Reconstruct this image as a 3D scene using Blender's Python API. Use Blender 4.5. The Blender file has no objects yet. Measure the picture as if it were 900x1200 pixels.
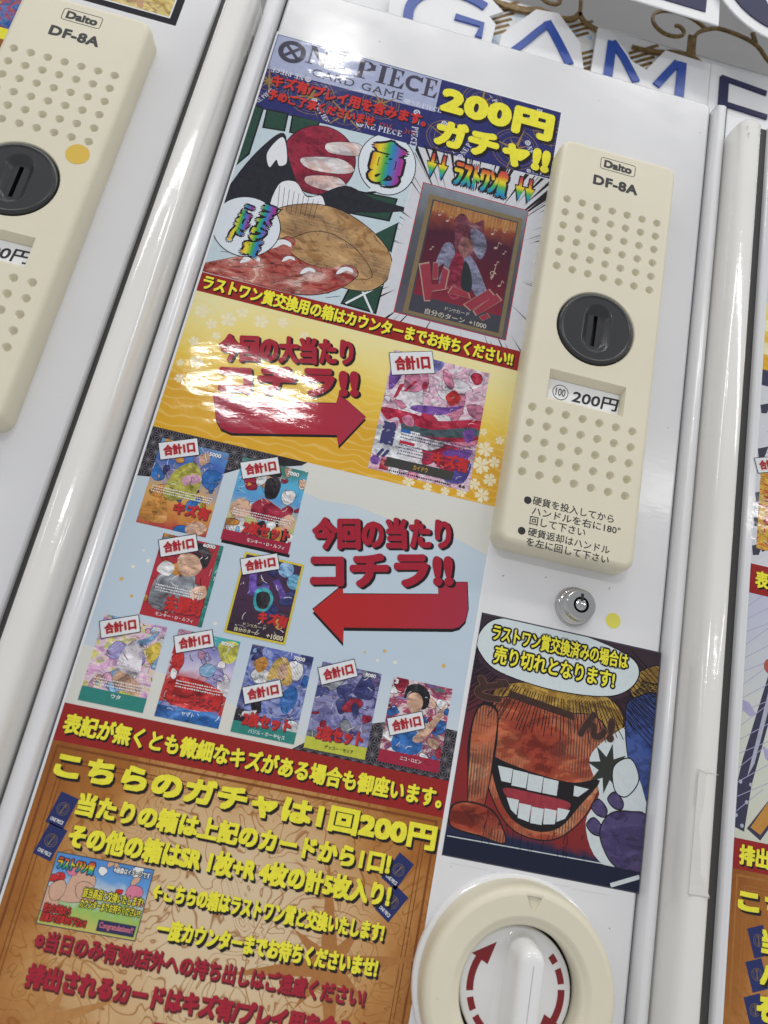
import bpy, bmesh, math, random
from mathutils import Vector, Matrix
from mathutils.geometry import tessellate_polygon

# ------------------------------------------------------------------ camera, light, exposure
SC = bpy.context.scene
COL = SC.collection
U = 0.01                                   # everything below is written in centimetres
cam_d = bpy.data.cameras.new('camera')
cam_d.lens = 23.48; cam_d.sensor_width = 36; cam_d.sensor_fit = 'AUTO'
cam_d.clip_start = 0.01; cam_d.clip_end = 100
cam = bpy.data.objects.new('camera', cam_d); COL.objects.link(cam)
cr = Vector((.97151, -.12544, .20106)); cu_ = Vector((-.22622, -.23812, .94452)); cb = Vector((-.07061, -.96310, -.25971))
m = Matrix((cr, cu_, cb)).transposed().to_4x4(); m.translation = Vector((0, -38.44 * U, 0))
cam.matrix_world = m
cam_d.dof.use_dof = True; cam_d.dof.focus_distance = .42; cam_d.dof.aperture_fstop = 9
SC.camera = cam

W = bpy.data.worlds.new('World'); SC.world = W; W.use_nodes = True
wn = W.node_tree; bg = wn.nodes['Background']
tc = wn.nodes.new('ShaderNodeTexCoord'); sp = wn.nodes.new('ShaderNodeSeparateXYZ'); rp = wn.nodes.new('ShaderNodeValToRGB')
mr = wn.nodes.new('ShaderNodeMapRange'); mr.inputs[1].default_value = -1; mr.inputs[2].default_value = 1
wn.links.new(tc.outputs['Generated'], sp.inputs[0]); wn.links.new(sp.outputs[2], mr.inputs[0]); wn.links.new(mr.outputs[0], rp.inputs[0])
e = rp.color_ramp.elements                 # floor, shelves, ceiling of a white lit shop
e[0].position = 0; e[0].color = (.62, .61, .60, 1); e[1].position = 1; e[1].color = (1, 1, 1, 1)
k = e.new(.45); k.color = (.46, .46, .47, 1); k = e.new(.6); k.color = (.42, .425, .44, 1); k = e.new(.86); k.color = (.52, .53, .55, 1)
wn.links.new(rp.outputs[0], bg.inputs[0]); bg.inputs[1].default_value = .92

def tube_lamp(x, y, z, sx, sy, watts):
    d = bpy.data.lights.new('ceiling_tube', 'AREA'); d.shape = 'RECTANGLE'; d.size = sx * U; d.size_y = sy * U
    d.energy = watts; d.color = (1, .985, .96)
    o = bpy.data.objects.new('ceiling_tube', d); COL.objects.link(o); o.location = (x * U, y * U, z * U)
    return o
tube_lamp(-62, -322, 150, 62, 14, 32)
tube_lamp(212, -322, 150, 120, 12, 17)
tube_lamp(-26, -97, 150, 12, 3, .8)
tube_lamp(-60, -72, 150, 150, 12, 6.5)  # overhead fill added for diffuse light, set outside the reflected zone
tube_lamp(110, -72, 150, 150, 12, 6.5)  # right half of the added overhead fill
tube_lamp(330, -230, 150, 8, 160, 14)
tube_lamp(-330, -230, 150, 8, 160, 14)
SC.view_settings.view_transform = 'Standard'; SC.view_settings.look = 'None'
SC.view_settings.exposure = .14; SC.view_settings.gamma = 1

# ------------------------------------------------------------------ materials
MATS = {}
def new_mat(name):
    mt = bpy.data.materials.new(name); mt.use_nodes = True
    nt = mt.node_tree; b = nt.nodes['Principled BSDF']
    return mt, nt, b
def N(nt, t, **kw):
    n = nt.nodes.new(t)
    for a, v in kw.items(): setattr(n, a, v)
    return n
def noise(nt, vec, scale, detail=3, rough=.5, dist=0):
    n = N(nt, 'ShaderNodeTexNoise'); n.inputs['Scale'].default_value = scale; n.inputs['Detail'].default_value = detail
    n.inputs['Roughness'].default_value = rough; n.inputs['Distortion'].default_value = dist
    if vec: nt.links.new(vec, n.inputs['Vector'])
    return n
def pos(nt):
    return N(nt, 'ShaderNodeNewGeometry').outputs['Position']
def ramp(nt, fac, stops, interp='LINEAR'):
    r = N(nt, 'ShaderNodeValToRGB'); r.color_ramp.interpolation = interp
    el = r.color_ramp.elements
    while len(el) > 1: el.remove(el[-1])
    el[0].position = stops[0][0]; el[0].color = (*stops[0][1], 1)
    for p_, c_ in stops[1:]:
        x = el.new(p_); x.color = (*c_, 1)
    nt.links.new(fac, r.inputs[0]); return r
def mix(nt, a, b, fac, mode='MIX'):
    mx = N(nt, 'ShaderNodeMix', data_type='RGBA', blend_type=mode)
    for inp, v in ((mx.inputs[0], fac), (mx.inputs[6], a), (mx.inputs[7], b)):
        if hasattr(v, 'links') or isinstance(v, bpy.types.NodeSocket): nt.links.new(v, inp)
        elif isinstance(v, (int, float)): inp.default_value = v
        else: inp.default_value = (*v, 1)
    return mx.outputs[2]
def bump(nt, b, h, strength, dist, prev=None):
    bp = N(nt, 'ShaderNodeBump'); bp.inputs['Strength'].default_value = strength; bp.inputs['Distance'].default_value = dist
    nt.links.new(h, bp.inputs['Height'])
    if prev: nt.links.new(prev, bp.inputs['Normal'])
    nt.links.new(bp.outputs[0], b.inputs['Normal']); return bp.outputs[0]
def laminate(nt, b, amount=1.0):
    """gloss film over print: the same slow waves and small creases for every ink on a sheet"""
    p = pos(nt)
    mp = N(nt, 'ShaderNodeMapping'); mp.inputs['Scale'].default_value = (1, 1, 1.9); nt.links.new(p, mp.inputs[0])
    n1 = noise(nt, mp.outputs[0], 17, 2, .5)
    o = bump(nt, b, n1.outputs[0], 1.0, .0008 * amount)
    n2 = noise(nt, mp.outputs[0], 85, 3, .6, .6)
    o = bump(nt, b, n2.outputs[0], 1.0, .00006 * amount, o)
    n3 = noise(nt, p, 600, 2, .5)
    bump(nt, b, n3.outputs[0], 1.0, .000012 * amount, o)
    b.inputs['Roughness'].default_value = .075; b.inputs['Specular IOR Level'].default_value = .33
def ink(c, var=.12, gloss=1.0):
    """printed colour under laminate"""
    key = ('ink', tuple(c), var, gloss)
    if key in MATS: return MATS[key]
    mt, nt, b = new_mat('ink'); MATS[key] = mt
    n = noise(nt, pos(nt), 260, 4, .7)
    r = ramp(nt, n.outputs[0], [(.25, tuple(v * (1 - var) for v in c)), (.75, tuple(min(1, v * (1 + var)) for v in c))])
    nt.links.new(r.outputs[0], b.inputs['Base Color']); laminate(nt, b, gloss); return mt
def ink_ramp(stops, axis=2, name='ink_gradient', extra=None, interp='LINEAR', wob=.12, fine=60):
    """print whose colour runs across the sheet (generated coordinates) with a ragged course"""
    mt, nt, b = new_mat(name)
    g = N(nt, 'ShaderNodeTexCoord').outputs['Generated']; s = N(nt, 'ShaderNodeSeparateXYZ'); nt.links.new(g, s.inputs[0])
    n = noise(nt, pos(nt), fine, 4, .6, 1.0)
    a = N(nt, 'ShaderNodeMath', operation='MULTIPLY_ADD'); nt.links.new(n.outputs[0], a.inputs[0]); a.inputs[1].default_value = wob * 2
    sb = N(nt, 'ShaderNodeMath', operation='SUBTRACT'); nt.links.new(s.outputs[axis], sb.inputs[0]); sb.inputs[1].default_value = wob
    nt.links.new(sb.outputs[0], a.inputs[2])
    r = ramp(nt, a.outputs[0], stops, interp); c = r.outputs[0]
    if extra: c = extra(nt, c)
    nt.links.new(c, b.inputs['Base Color']); laminate(nt, b); return mt
def ink_swirl(cols, seed, scale=45, dist=2.5, hatch=0.0):
    """many-coloured painted picture ground: noise bands of a palette"""
    mt, nt, b = new_mat('ink_painting'); p = pos(nt)
    mp = N(nt, 'ShaderNodeMapping'); mp.inputs['Location'].default_value = (seed * 1.37, seed * .7, seed * 2.1)
    mp.inputs['Rotation'].default_value = (0, seed * .9, 0); mp.inputs['Scale'].default_value = (1, 1, 1.8); nt.links.new(p, mp.inputs[0])
    n = noise(nt, mp.outputs[0], scale, 5, .62, dist)
    st = [(.26 + .48 * i / (len(cols) - 1), c) for i, c in enumerate(cols)]
    c = mix(nt, ramp(nt, n.outputs[0], st, 'CONSTANT').outputs[0], ramp(nt, n.outputs[0], st).outputs[0], .45)
    n2 = noise(nt, mp.outputs[0], scale * 2.2, 2, .5, 1.5)
    c = mix(nt, c, ramp(nt, n2.outputs[0], [(.3, (.45, .42, .5)), (.42, (.5, .47, .55)), (.43, (1, 1, 1)), (.6, (1, 1, 1)), (.61, (1.35, 1.35, 1.35)), (.7, (1.4, 1.4, 1.4))]).outputs[0], .6, 'MULTIPLY')
    if hatch:
        wv = N(nt, 'ShaderNodeTexWave'); wv.inputs['Scale'].default_value = 190; wv.inputs['Distortion'].default_value = .7
        wv.inputs['Detail'].default_value = 2; nt.links.new(mp.outputs[0], wv.inputs[0])
        n4 = noise(nt, mp.outputs[0], 30, 2)
        fac = N(nt, 'ShaderNodeMath', operation='MULTIPLY'); nt.links.new(ramp(nt, n4.outputs[0], [(.45, (0, 0, 0)), (.6, (hatch,) * 3)]).outputs[0], fac.inputs[0]); nt.links.new(wv.outputs[1], fac.inputs[1])
        c = mix(nt, c, (.05, .03, .03), fac.outputs[0])
    nt.links.new(c, b.inputs['Base Color']); laminate(nt, b); return mt
def enamel(name, c, rough=.16, dirt=0.05, peel=1.0):
    if name in MATS: return MATS[name]
    mt, nt, b = new_mat(name); MATS[name] = mt; p = pos(nt)
    n = noise(nt, p, 9, 5, .6); st = noise(nt, p, 130, 4, .75)
    c0 = ramp(nt, n.outputs[0], [(.3, tuple(v * (1 - dirt) for v in c)), (.7, c)]).outputs[0]
    c0 = mix(nt, c0, ramp(nt, st.outputs[0], [(.66, (1, 1, 1)), (.78, (.86, .84, .8))]).outputs[0], .8, 'MULTIPLY')
    nt.links.new(c0, b.inputs['Base Color'])
    rr = ramp(nt, noise(nt, p, 30, 4, .7).outputs[0], [(.3, (rough * .8,) * 3), (.7, (rough * 1.35,) * 3)])
    nt.links.new(rr.outputs[0], b.inputs['Roughness'])
    mp = N(nt, 'ShaderNodeMapping'); mp.inputs['Scale'].default_value = (.35, 1, 1.6); nt.links.new(p, mp.inputs[0])
    o = bump(nt, b, noise(nt, mp.outputs[0], 300, 2, .5).outputs[0], 1, .00006 * peel)
    bump(nt, b, noise(nt, p, 25, 2, .5).outputs[0], 1, .0006 * peel, o)
    return mt
def plastic(name, c, rough=.42, grain=.00004, spots=.9):
    if name in MATS: return MATS[name]
    mt, nt, b = new_mat(name); MATS[name] = mt; p = pos(nt)
    n = noise(nt, p, 14, 6, .65); s2 = noise(nt, p, 90, 5, .8)
    c0 = ramp(nt, n.outputs[0], [(.3, tuple(v * .93 for v in c)), (.7, c)]).outputs[0]
    c0 = mix(nt, c0, ramp(nt, s2.outputs[0], [(.68, (1, 1, 1)), (.8, (.72, .62, .48))]).outputs[0], spots, 'MULTIPLY')
    nt.links.new(c0, b.inputs['Base Color']); b.inputs['Roughness'].default_value = rough
    bump(nt, b, noise(nt, p, 1400, 2, .6).outputs[0], 1, grain); return mt

WHITE = enamel('white_enamel', (.745, .75, .77), .15, .05, .45)
RAILW = enamel('rail_enamel', (.74, .735, .71), .09, .06, .7)
CREAM = plastic('cream_plastic', (.735, .69, .54))
GREY = plastic('grey_plastic', (.028, .029, .032), .27, .00002, 0)
WPLAS = plastic('white_plastic', (.80, .80, .80), .13, .00001, .3)
BLACK = plastic('black_gap', (.004, .004, .004), .6, 0.00001, 0)
PRINTK = plastic('black_print', (.012, .012, .015), .5, 0.00001, 0)
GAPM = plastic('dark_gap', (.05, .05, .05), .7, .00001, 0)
CARDW = plastic('white_card', (.86, .87, .88), .5, .00001, 0)
mt, nt, b = new_mat('chrome'); CHROME = mt
b.inputs['Metallic'].default_value = 1; b.inputs['Base Color'].default_value = (.55, .55, .55, 1); b.inputs['Roughness'].default_value = .09
bump(nt, b, noise(nt, pos(nt), 500, 3, .6).outputs[0], 1, .00002)
DRED = plastic('dark_red_print', (.22, .008, .012), .35, 0.00001, 0)

# ------------------------------------------------------------------ object helpers
def link(name, me, parent=None):
    o = bpy.data.objects.new(name, me); COL.objects.link(o)
    if parent:
        o.parent = parent
        if parent.type == 'EMPTY': o.matrix_parent_inverse = Matrix.Translation(-parent.location)
    return o
def tag(o, label, cat, group=None):
    o['label'] = label; o['category'] = cat
    if group: o['group'] = group
    return o
def thing(name, label, cat, loc=(0, 0, 0), group=None):
    o = bpy.data.objects.new(name, None); COL.objects.link(o); o.location = [v * U for v in loc]; o.empty_display_size = .02
    return tag(o, label, cat, group)
def mesh(name, V, F, mats, parent=None, idx=None, smooth=None):
    me = bpy.data.meshes.new(name); me.from_pydata([(x * U, y * U, z * U) for x, y, z in V], [], F)
    for q_ in (mats if isinstance(mats, (list, tuple)) else [mats]): me.materials.append(q_)
    if idx: me.polygons.foreach_set('material_index', idx)
    if smooth is True: me.polygons.foreach_set('use_smooth', [True] * len(F))
    elif smooth: me.polygons.foreach_set('use_smooth', smooth)
    me.update(); return link(name, me, parent)
class MB:
    def __init__(s): s.V = []; s.F = []; s.I = []; s.S = []
    def add(s, V, F, i=0, sm=False):
        o = len(s.V); s.V += V; s.F += [tuple(a + o for a in f) for f in F]; s.I += [i] * len(F); s.S += [sm] * len(F)
    def build(s, name, mats, parent=None): return mesh(name, s.V, s.F, mats, parent, s.I, s.S)
    def box(s, x0, x1, y0, y1, z0, z1, i=0, bev=0):
        if bev:
            pl = rrect(x0, x1, z0, z1, bev, 3)
            s.loft([ins(pl, 0, y1), ins(pl, 0, y0 + bev), ins(pl, bev * .3, y0 + bev * .3), ins(pl, bev, y0)], i, True, cap=True); return
        V = [(x, y, z) for x in (x0, x1) for y in (y0, y1) for z in (z0, z1)]
        s.add(V, [(0, 1, 3, 2), (4, 6, 7, 5), (0, 4, 5, 1), (2, 3, 7, 6), (0, 2, 6, 4), (1, 5, 7, 3)], i)
    def loft(s, rings, i=0, sm=True, cap=False, close=True):
        n = len(rings[0]); V = [p_ for r_ in rings for p_ in r_]; F = []
        for a in range(len(rings) - 1):
            for j in range(n if close else n - 1):
                k_ = (j + 1) % n; F.append((a * n + j, a * n + k_, (a + 1) * n + k_, (a + 1) * n + j))
        s.add(V, F, i, sm)
        if cap: s.add(list(rings[-1]), [tuple(range(n))], i)
    def holed(s, loops, y, i=0):
        """flat face with holes; loops are lists of (x, z)"""
        tr = tessellate_polygon([[Vector((a, b_, 0)) for a, b_ in l] for l in loops])
        V = [(a, y, b_) for l in loops for a, b_ in l]; F = []
        for t in tr:
            a, b_, c_ = (V[q_] for q_ in t)
            ar = (b_[0] - a[0]) * (c_[2] - a[2]) - (b_[2] - a[2]) * (c_[0] - a[0])
            if abs(ar) < 1e-9: continue
            F.append(tuple(t) if ar > 0 else tuple(reversed(t)))
        s.add(V, F, i)
def rrect(x0, x1, z0, z1, r, n=6):
    P = []
    for cx, cz, a0 in ((x1 - r, z0 + r, -90), (x1 - r, z1 - r, 0), (x0 + r, z1 - r, 90), (x0 + r, z0 + r, 180)):
        for j in range(n + 1):
            a = math.radians(a0 + 90 * j / n); P.append((cx + r * math.cos(a), cz + r * math.sin(a)))
    return P
def circ(cx, cz, r, n=32, r2=None):
    return [(cx + r * math.cos(2 * math.pi * j / n), cz + (r2 or r) * math.sin(2 * math.pi * j / n)) for j in range(n)]
def ins(P, d, y):
    """ring at depth y, the outline P pulled in by d"""
    n = len(P); out = []
    for j in range(n):
        a, b_, c_ = P[j - 1], P[j], P[(j + 1) % n]
        t = Vector((c_[0] - a[0], c_[1] - a[1])); t.normalize()
        out.append((b_[0] - t.y * d, y, b_[1] + t.x * d))
    return out
def stadium(cx, cz, w, h, n=8):
    r = w / 2; P = []
    for j in range(n + 1): a = math.pi * j / n; P.append((cx + r * math.cos(a), cz + h / 2 - r + r * math.sin(a)))
    for j in range(n + 1): a = math.pi + math.pi * j / n; P.append((cx + r * math.cos(a), cz - h / 2 + r + r * math.sin(a)))
    return P

# ------------------------------------------------------------------ flat print helpers
LAY = .003                                  # ink and paper layers, 0.03 mm apart
def T2(P, T):
    if not T: return P
    ox, oz, a = T; c_, s_ = math.cos(math.radians(a)), math.sin(math.radians(a))
    return [(ox + x * c_ - z * s_, oz + x * s_ + z * c_) for x, z in P]
def clip(P, box):
    """clip a polygon to an axis-aligned box"""
    x0, x1, z0, z1 = box
    for ax, v, sg in ((0, x0, 1), (0, x1, -1), (1, z0, 1), (1, z1, -1)):
        out = []
        for j in range(len(P)):
            a, b_ = P[j - 1], P[j]; da, db = (a[ax] - v) * sg, (b_[ax] - v) * sg
            if da >= 0 or db >= 0:
                if (da < 0) != (db < 0):
                    t = da / (da - db); out.append((a[0] + t * (b_[0] - a[0]), a[1] + t * (b_[1] - a[1])))
                if db >= 0: out.append(b_)
        P = out
        if len(P) < 3: return []
    return P
def flat(name, polys, mats, lay, parent, T=None, box=None, y0=0.0):
    """polys: list of (points, material index, extra layer)"""
    M = MB(); eps = min(.00005, .0025 / max(1, len(polys)))
    for jj, it in enumerate(polys):
        P = T2(it[0], T); i = it[1] if len(it) > 1 else 0; dl = it[2] if len(it) > 2 else 0
        if box: P = clip(P, box)
        if len(P) < 3: continue
        ar = sum(P[j - 1][0] * P[j][1] - P[j][0] * P[j - 1][1] for j in range(len(P)))
        if abs(ar) < 1e-7: continue
        if ar < 0: P = P[::-1]
        M.add([(x, y0 - (lay + dl) * LAY - jj * eps, z) for x, z in P], [tuple(range(len(P)))], i)
    return M.build(name, mats, parent)
def rect(x0, x1, z0, z1): return [(x0, z0), (x1, z0), (x1, z1), (x0, z1)]
def sheet(name, x0, x1, z0, z1, mats, lay, parent, T=None, n=1, y0=0.0): return flat(name, [(rect(x0, x1, z0, z1),)], mats, lay, parent, T, None, y0)
def line(a, b_, w):
    d = Vector((b_[0] - a[0], b_[1] - a[1])); d.normalize(); nx, nz = -d.y * w / 2, d.x * w / 2
    return [(a[0] + nx, a[1] + nz), (b_[0] + nx, b_[1] + nz), (b_[0] - nx, b_[1] - nz), (a[0] - nx, a[1] - nz)]
def stroke(P, w, closed=False, w1=None):
    """outline polygons of a line through points"""
    out = []; n = len(P)
    for j in range(n if closed else n - 1):
        out.append(line(P[j], P[(j + 1) % n], w if w1 is None else w + (w1 - w) * j / n))
    return out
def smooth_pts(P, k_=4, closed=True):
    """Catmull-Rom through points"""
    n = len(P); out = []
    for j in range(n if closed else n - 1):
        p0 = P[(j - 1) % n] if closed or j else P[0]; p1 = P[j]; p2 = P[(j + 1) % n]
        p3 = P[(j + 2) % n] if closed or j + 2 < n else P[-1]
        for q_ in range(k_):
            t = q_ / k_; a = []
            for c_ in (0, 1):
                a.append(.5 * (2 * p1[c_] + (p2[c_] - p0[c_]) * t + (2 * p0[c_] - 5 * p1[c_] + 4 * p2[c_] - p3[c_]) * t * t + (3 * p1[c_] - p0[c_] - 3 * p2[c_] + p3[c_]) * t ** 3))
            out.append(tuple(a))
    if not closed: out.append(P[-1])
    return out
def arc(cx, cz, r, a0, a1, w, n=24):
    P = [(cx + (r + w / 2) * math.cos(math.radians(a0 + (a1 - a0) * j / n)), cz + (r + w / 2) * math.sin(math.radians(a0 + (a1 - a0) * j / n))) for j in range(n + 1)]
    Q = [(cx + (r - w / 2) * math.cos(math.radians(a0 + (a1 - a0) * j / n)), cz + (r - w / 2) * math.sin(math.radians(a0 + (a1 - a0) * j / n))) for j in range(n + 1)]
    return [[P[j], P[j + 1], Q[j + 1], Q[j]] for j in range(n)]

GLY = {}
def glyphs(s, sp_=1.0, ls=1.0):
    key = (s, sp_, ls)
    if key in GLY: return GLY[key]
    c_ = bpy.data.curves.new('lettering', 'FONT'); c_.body = s; c_.size = 1; c_.resolution_u = 3; c_.space_character = sp_; c_.space_line = ls
    o = bpy.data.objects.new('lettering', c_); COL.objects.link(o); bpy.context.view_layer.update()
    me = bpy.data.meshes.new_from_object(o.evaluated_get(bpy.context.evaluated_depsgraph_get()))
    V = [(v.co.x, v.co.y) for v in me.vertices]; F = [tuple(p_.vertices) for p_ in me.polygons]
    bpy.data.objects.remove(o); bpy.data.curves.remove(c_); bpy.data.meshes.remove(me)
    GLY[key] = (V, F); return V, F
def text(s, box, fill, lay, parent, bold=.03, shadow=None, T=None, outline=None, square=False, shear=0, sp_=1.0, ls=1.0, y0=0.0, rise=0, label=None):
    """a line of print fitted to a box; shadow=(dx, dz, material); outline=(width, material)"""
    V, F = glyphs(s, sp_, ls)
    x0, x1, z0, z1 = box
    ax0 = min(v[0] for v in V) - bold; ax1 = max(v[0] for v in V) + bold; az0 = min(v[1] for v in V) - bold; az1 = max(v[1] for v in V) + bold
    sx, sz = (x1 - x0) / (ax1 - ax0), (z1 - z0) / (az1 - az0)
    def place(x, z):
        X, Z = x0 + (x - ax0) * sx, z0 + (z - az0) * sz
        return (X + shear * (Z - z0), Z + rise * (X - x0))
    P = [place(*v) for v in V]
    M = MB(); mats = [fill]; step = .00025
    def offs(r_):
        if r_ <= 0: return [(0, 0)]
        if square: return [(0, 0)] + [(a * r_, c_ * r_) for a in (-1, 0, 1) for c_ in (-1, 0, 1) if a or c_]
        n = 10; return [(0, 0)] + [(r_ * math.cos(2 * math.pi * j / n), r_ * math.sin(2 * math.pi * j / n)) for j in range(n)]
    def put(r_, dx, dz, base, mi, wmax):
        for j, (a, c_) in enumerate(offs(r_)):
            Q = T2([(x + a + dx, z + c_ + dz) for x, z in P], T)
            M.add([(x, y0 - base * LAY - j * step * wmax, z) for x, z in Q], F, mi)
    k_ = math.sqrt(abs(sx * sz)); rb = bold * k_
    if shadow:
        mats.append(shadow[2]); put(rb + (shadow[3] if len(shadow) > 3 else 0), shadow[0], shadow[1], lay, len(mats) - 1, .5)
        if len(shadow) < 5: put(rb + (shadow[3] if len(shadow) > 3 else 0), shadow[0] * .5, shadow[1] * .5, lay + .05, len(mats) - 1, .5)
    if outline: mats.append(outline[1]); put(rb + outline[0], 0, 0, lay + .7, len(mats) - 1, .5)
    put(rb, 0, 0, lay + 1.5, 0, .5)
    o = M.build('lettering', mats, parent)
    return o
def rainbow():
    if 'rb' not in MATS:
        MATS['rb'] = ink_ramp([(.0, (.01, .07, .42)), (.22, (.02, .30, .42)), (.4, (.08, .40, .06)), (.55, (.75, .62, .03)), (.75, (.62, .13, .03)), (1, (.42, .015, .09))], 2, 'ink_rainbow', wob=.02)
    return MATS['rb']
def rainbow_side():
    if 'rbs' not in MATS:
        MATS['rbs'] = ink_ramp([(.0, (.55, .05, .03)), (.25, (.75, .62, .03)), (.45, (.05, .36, .06)), (.6, (.02, .2, .5)), (.8, (.28, .04, .32)), (1, (.55, .03, .06))], 0, 'ink_rainbow', wob=.04)
    return MATS['rbs']
YEL = ink((.82, .76, .05)); RED = ink((.36, .016, .035)); KINK = ink((.012, .01, .012)); WINK = ink((.78, .79, .8), .04)
BRICK = ink((.29, .018, .016)); SCAR = ink((.55, .03, .03)); NAVY = ink((.022, .026, .14), .3); GOLDI = ink((.6, .35, .05)); WHITEI = ink((.72, .74, .78), .05)
DGREEN = ink((.02, .065, .045), .25); MAROON = ink((.33, .015, .03))

# ------------------------------------------------------------------ setting
mt, nt, b = new_mat('shop_wall'); WALL = mt
nt.links.new(ramp(nt, noise(nt, pos(nt), 4, 4).outputs[0], [(.3, (.50, .50, .50)), (.7, (.58, .58, .57))]).outputs[0], b.inputs['Base Color']); b.inputs['Roughness'].default_value = .6
M = MB(); M.box(-110, 110, 24, 26, -60, 130); o = M.build('wall', WALL); o['kind'] = 'structure'

# ------------------------------------------------------------------ the machines
H = 1.6                                      # coin plate thickness
PITCH = 36.9
def build_machine():
    t = thing('vending_machine', 'white enamel card vending machine in the middle with tall poster, key lock and dial', 'vending machine', (4.52, 0, -40), 'row of white vending machines')
    M = MB(); M.box(-12.9, 21.95, 1.2, 30, -40, 47.0, 0); M.build('cabinet', WHITE, t)
    M = MB(); M.box(-13.02, 21.74, .35, 1.15, -40, 47.0, 0); M.build('gap_shade_strip', GAPM, t)  # dark strip added to stand in for shade in the gap around the panel
    pl = rrect(-11.72, 20.78, -40, 47.5, .5, 4)
    M = MB(); M.loft([ins(pl, 0, 1.1), ins(pl, 0, .18), ins(pl, .05, .06), ins(pl, .18, 0)], 0, True, cap=True); M.build('front_panel', WHITE, t)
    for x0, x1 in ((-13.0, -11.86), (20.92, 21.72)):     # rounded edge trims of the door frame
        M = MB(); n = 10; rings = []
        for z_, sq in ((-40, 1), (46.7, 1), (47.1, .8), (47.25, .3)):
            r_ = []
            for j in range(n + 1):
                a = math.pi * j / n; xm, w_ = (x0 + x1) / 2, (x1 - x0) / 2
                c_ = math.cos(a); s_ = math.sin(a)
                r_.append((xm - w_ * math.copysign(abs(c_) ** .55, c_), .9 - 1.75 * (abs(s_) ** .55) * (sq if sq < 1 else 1), z_))
            rings.append(r_ + [(x1, 1.1, z_), (x0, 1.1, z_)])
        M.loft(rings, 0, True, cap=True); M.build('side_trim', WHITE, t)
    # --- coin plate
    x0, x1, z0, z1 = 9.38, 17.98, 9.72, 39.25
    out = rrect(x0, x1, z0, z1, .85, 6)
    M = MB()
    rings = [ins(out, 0, 0.0), ins(out, .05, -1.0), ins(out, .1, -1.28), ins(out, .2, -1.47), ins(out, .33, -1.57), ins(out, .48, -H)]
    M.loft(rings, 0, True)
    face = [(p_[0], p_[2]) for p_ in rings[-1]]
    holes = []; dim = []
    for i in range(7):
        for j in range(6): dim.append((10.43 + 1.07 * i, 34.17 - 1.062 * j))
        for j in range(5): dim.append((10.30 + 1.085 * i, 18.6 - 1.07 * j))
    for cx, cz in dim: holes.append(circ(cx, cz, .29, 14)[::-1])
    KC = (13.6, 25.02); WN = (11.04, 16.08, 19.38, 21.47)
    holes.append(circ(*KC, 2.66, 48)[::-1]); holes.append(rect(*WN)[::-1])
    M.holed([face] + holes, -H)
    for cx, cz in dim:
        M.loft([[(a, y, b_) for a, b_ in circ(cx, cz, r_, 14)] for r_, y in ((.29, -H), (.265, -H + .03), (.17, -H + .26), (.08, -H + .34), (.01, -H + .35))], 0, True)
    M.loft([[(a, y, b_) for a, b_ in circ(*KC, r_, 48)] for r_, y in ((2.66, -H), (2.6, -H + .05), (2.57, -H + .12), (2.57, -H + .7), (.1, -H + .7))], 0, True)
    wi = rect(11.3, 15.98, 19.75, 21.15)     # the price window narrows inwards
    M.loft([[(a, -H, b_) for a, b_ in rect(*WN)], [(a, -H + .5, b_) for a, b_ in wi], [(a, -H + .62, b_) for a, b_ in wi], [(13.6 + (a - 13.6) * .01, -H + .62, 20.4) for a, b_ in wi]], 0, False)
    cp = M.build('coin_plate', CREAM, t)
    # --- coin knob
    M = MB(); y = -H - .06
    kr = [[(a, yy, b_) for a, b_ in circ(*KC, r_, 48)] for r_, yy in ((2.5, -H + .6), (2.5, -H + .02), (2.46, -H - .05), (2.36, y - .05), (2.28, y - .05), (2.2, y))]
    M.loft(kr, 0, True)
    so = stadium(KC[0] + .03, KC[1] + .02, 1.9, 3.5, 10)
    M.holed([circ(*KC, 2.2, 48), so[::-1]], y)
    rings = []
    for q_, d in ((0, 0), (.08, .03), (.2, .14), (.34, .28), (.45, .34)):
        rings.append([(a, y + d, b_) for a, b_ in stadium(KC[0] + .03, KC[1] + .02 - q_ * .15, 1.9 - 2 * q_, 3.5 - 2.1 * q_, 10)])
    M.loft(rings, 0, True)
    inner = [(p_[0], p_[2]) for p_ in rings[-1]]; sl = rect(KC[0] - .13, KC[0] + .13, KC[1] - 1.12, KC[1] + 1.1)
    M.holed([inner, sl[::-1]], y + .34)
    M.loft([[(a, y + .34, b_) for a, b_ in sl], [(a, y + .72, b_) for a, b_ in sl], [(KC[0] + (a - KC[0]) * .1, y + .72, b_) for a, b_ in sl]], 1, False)
    M.build('coin_knob', [GREY, BLACK], cp)
    # --- price label
    yl = -H + .6
    lab = sheet('price_label', 11.32, 15.96, 19.76, 21.14, CARDW, 1, cp, y0=yl)
    text('200円', (12.85, 15.86, 19.83, 20.72), PRINTK, 3, cp, .022, shear=.12, y0=yl, rise=.035)
    flat('coin_mark', [(p_,) for p_ in arc(12.1, 20.33, .5, 0, 360, .045, 28)], PRINTK, 3, cp, y0=yl)
    text('100', (11.78, 12.42, 20.08, 20.6), PRINTK, 3, cp, .01, y0=yl)
    # --- printing on the plate
    y0 = -H
    P = rrect(12.36, 14.86, 37.38, 38.31, .17, 4)
    flat('name_frame', [(p_,) for p_ in stroke(P, .05, True)], PRINTK, 1, cp, y0=y0)
    text('Daito', (12.6, 14.62, 37.53, 38.16), PRINTK, 1, cp, .045, y0=y0, square=True)
    text('DF-8A', (12.0, 15.22, 35.92, 36.74), PRINTK, 1, cp, .05, y0=y0, sp_=1.08)
    for cz in (12.62, 10.7): flat('bullet', [(circ(10.9 if cz > 11 else 10.82, cz + .02, .235, 20),)], PRINTK, 1, cp, y0=y0)
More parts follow.
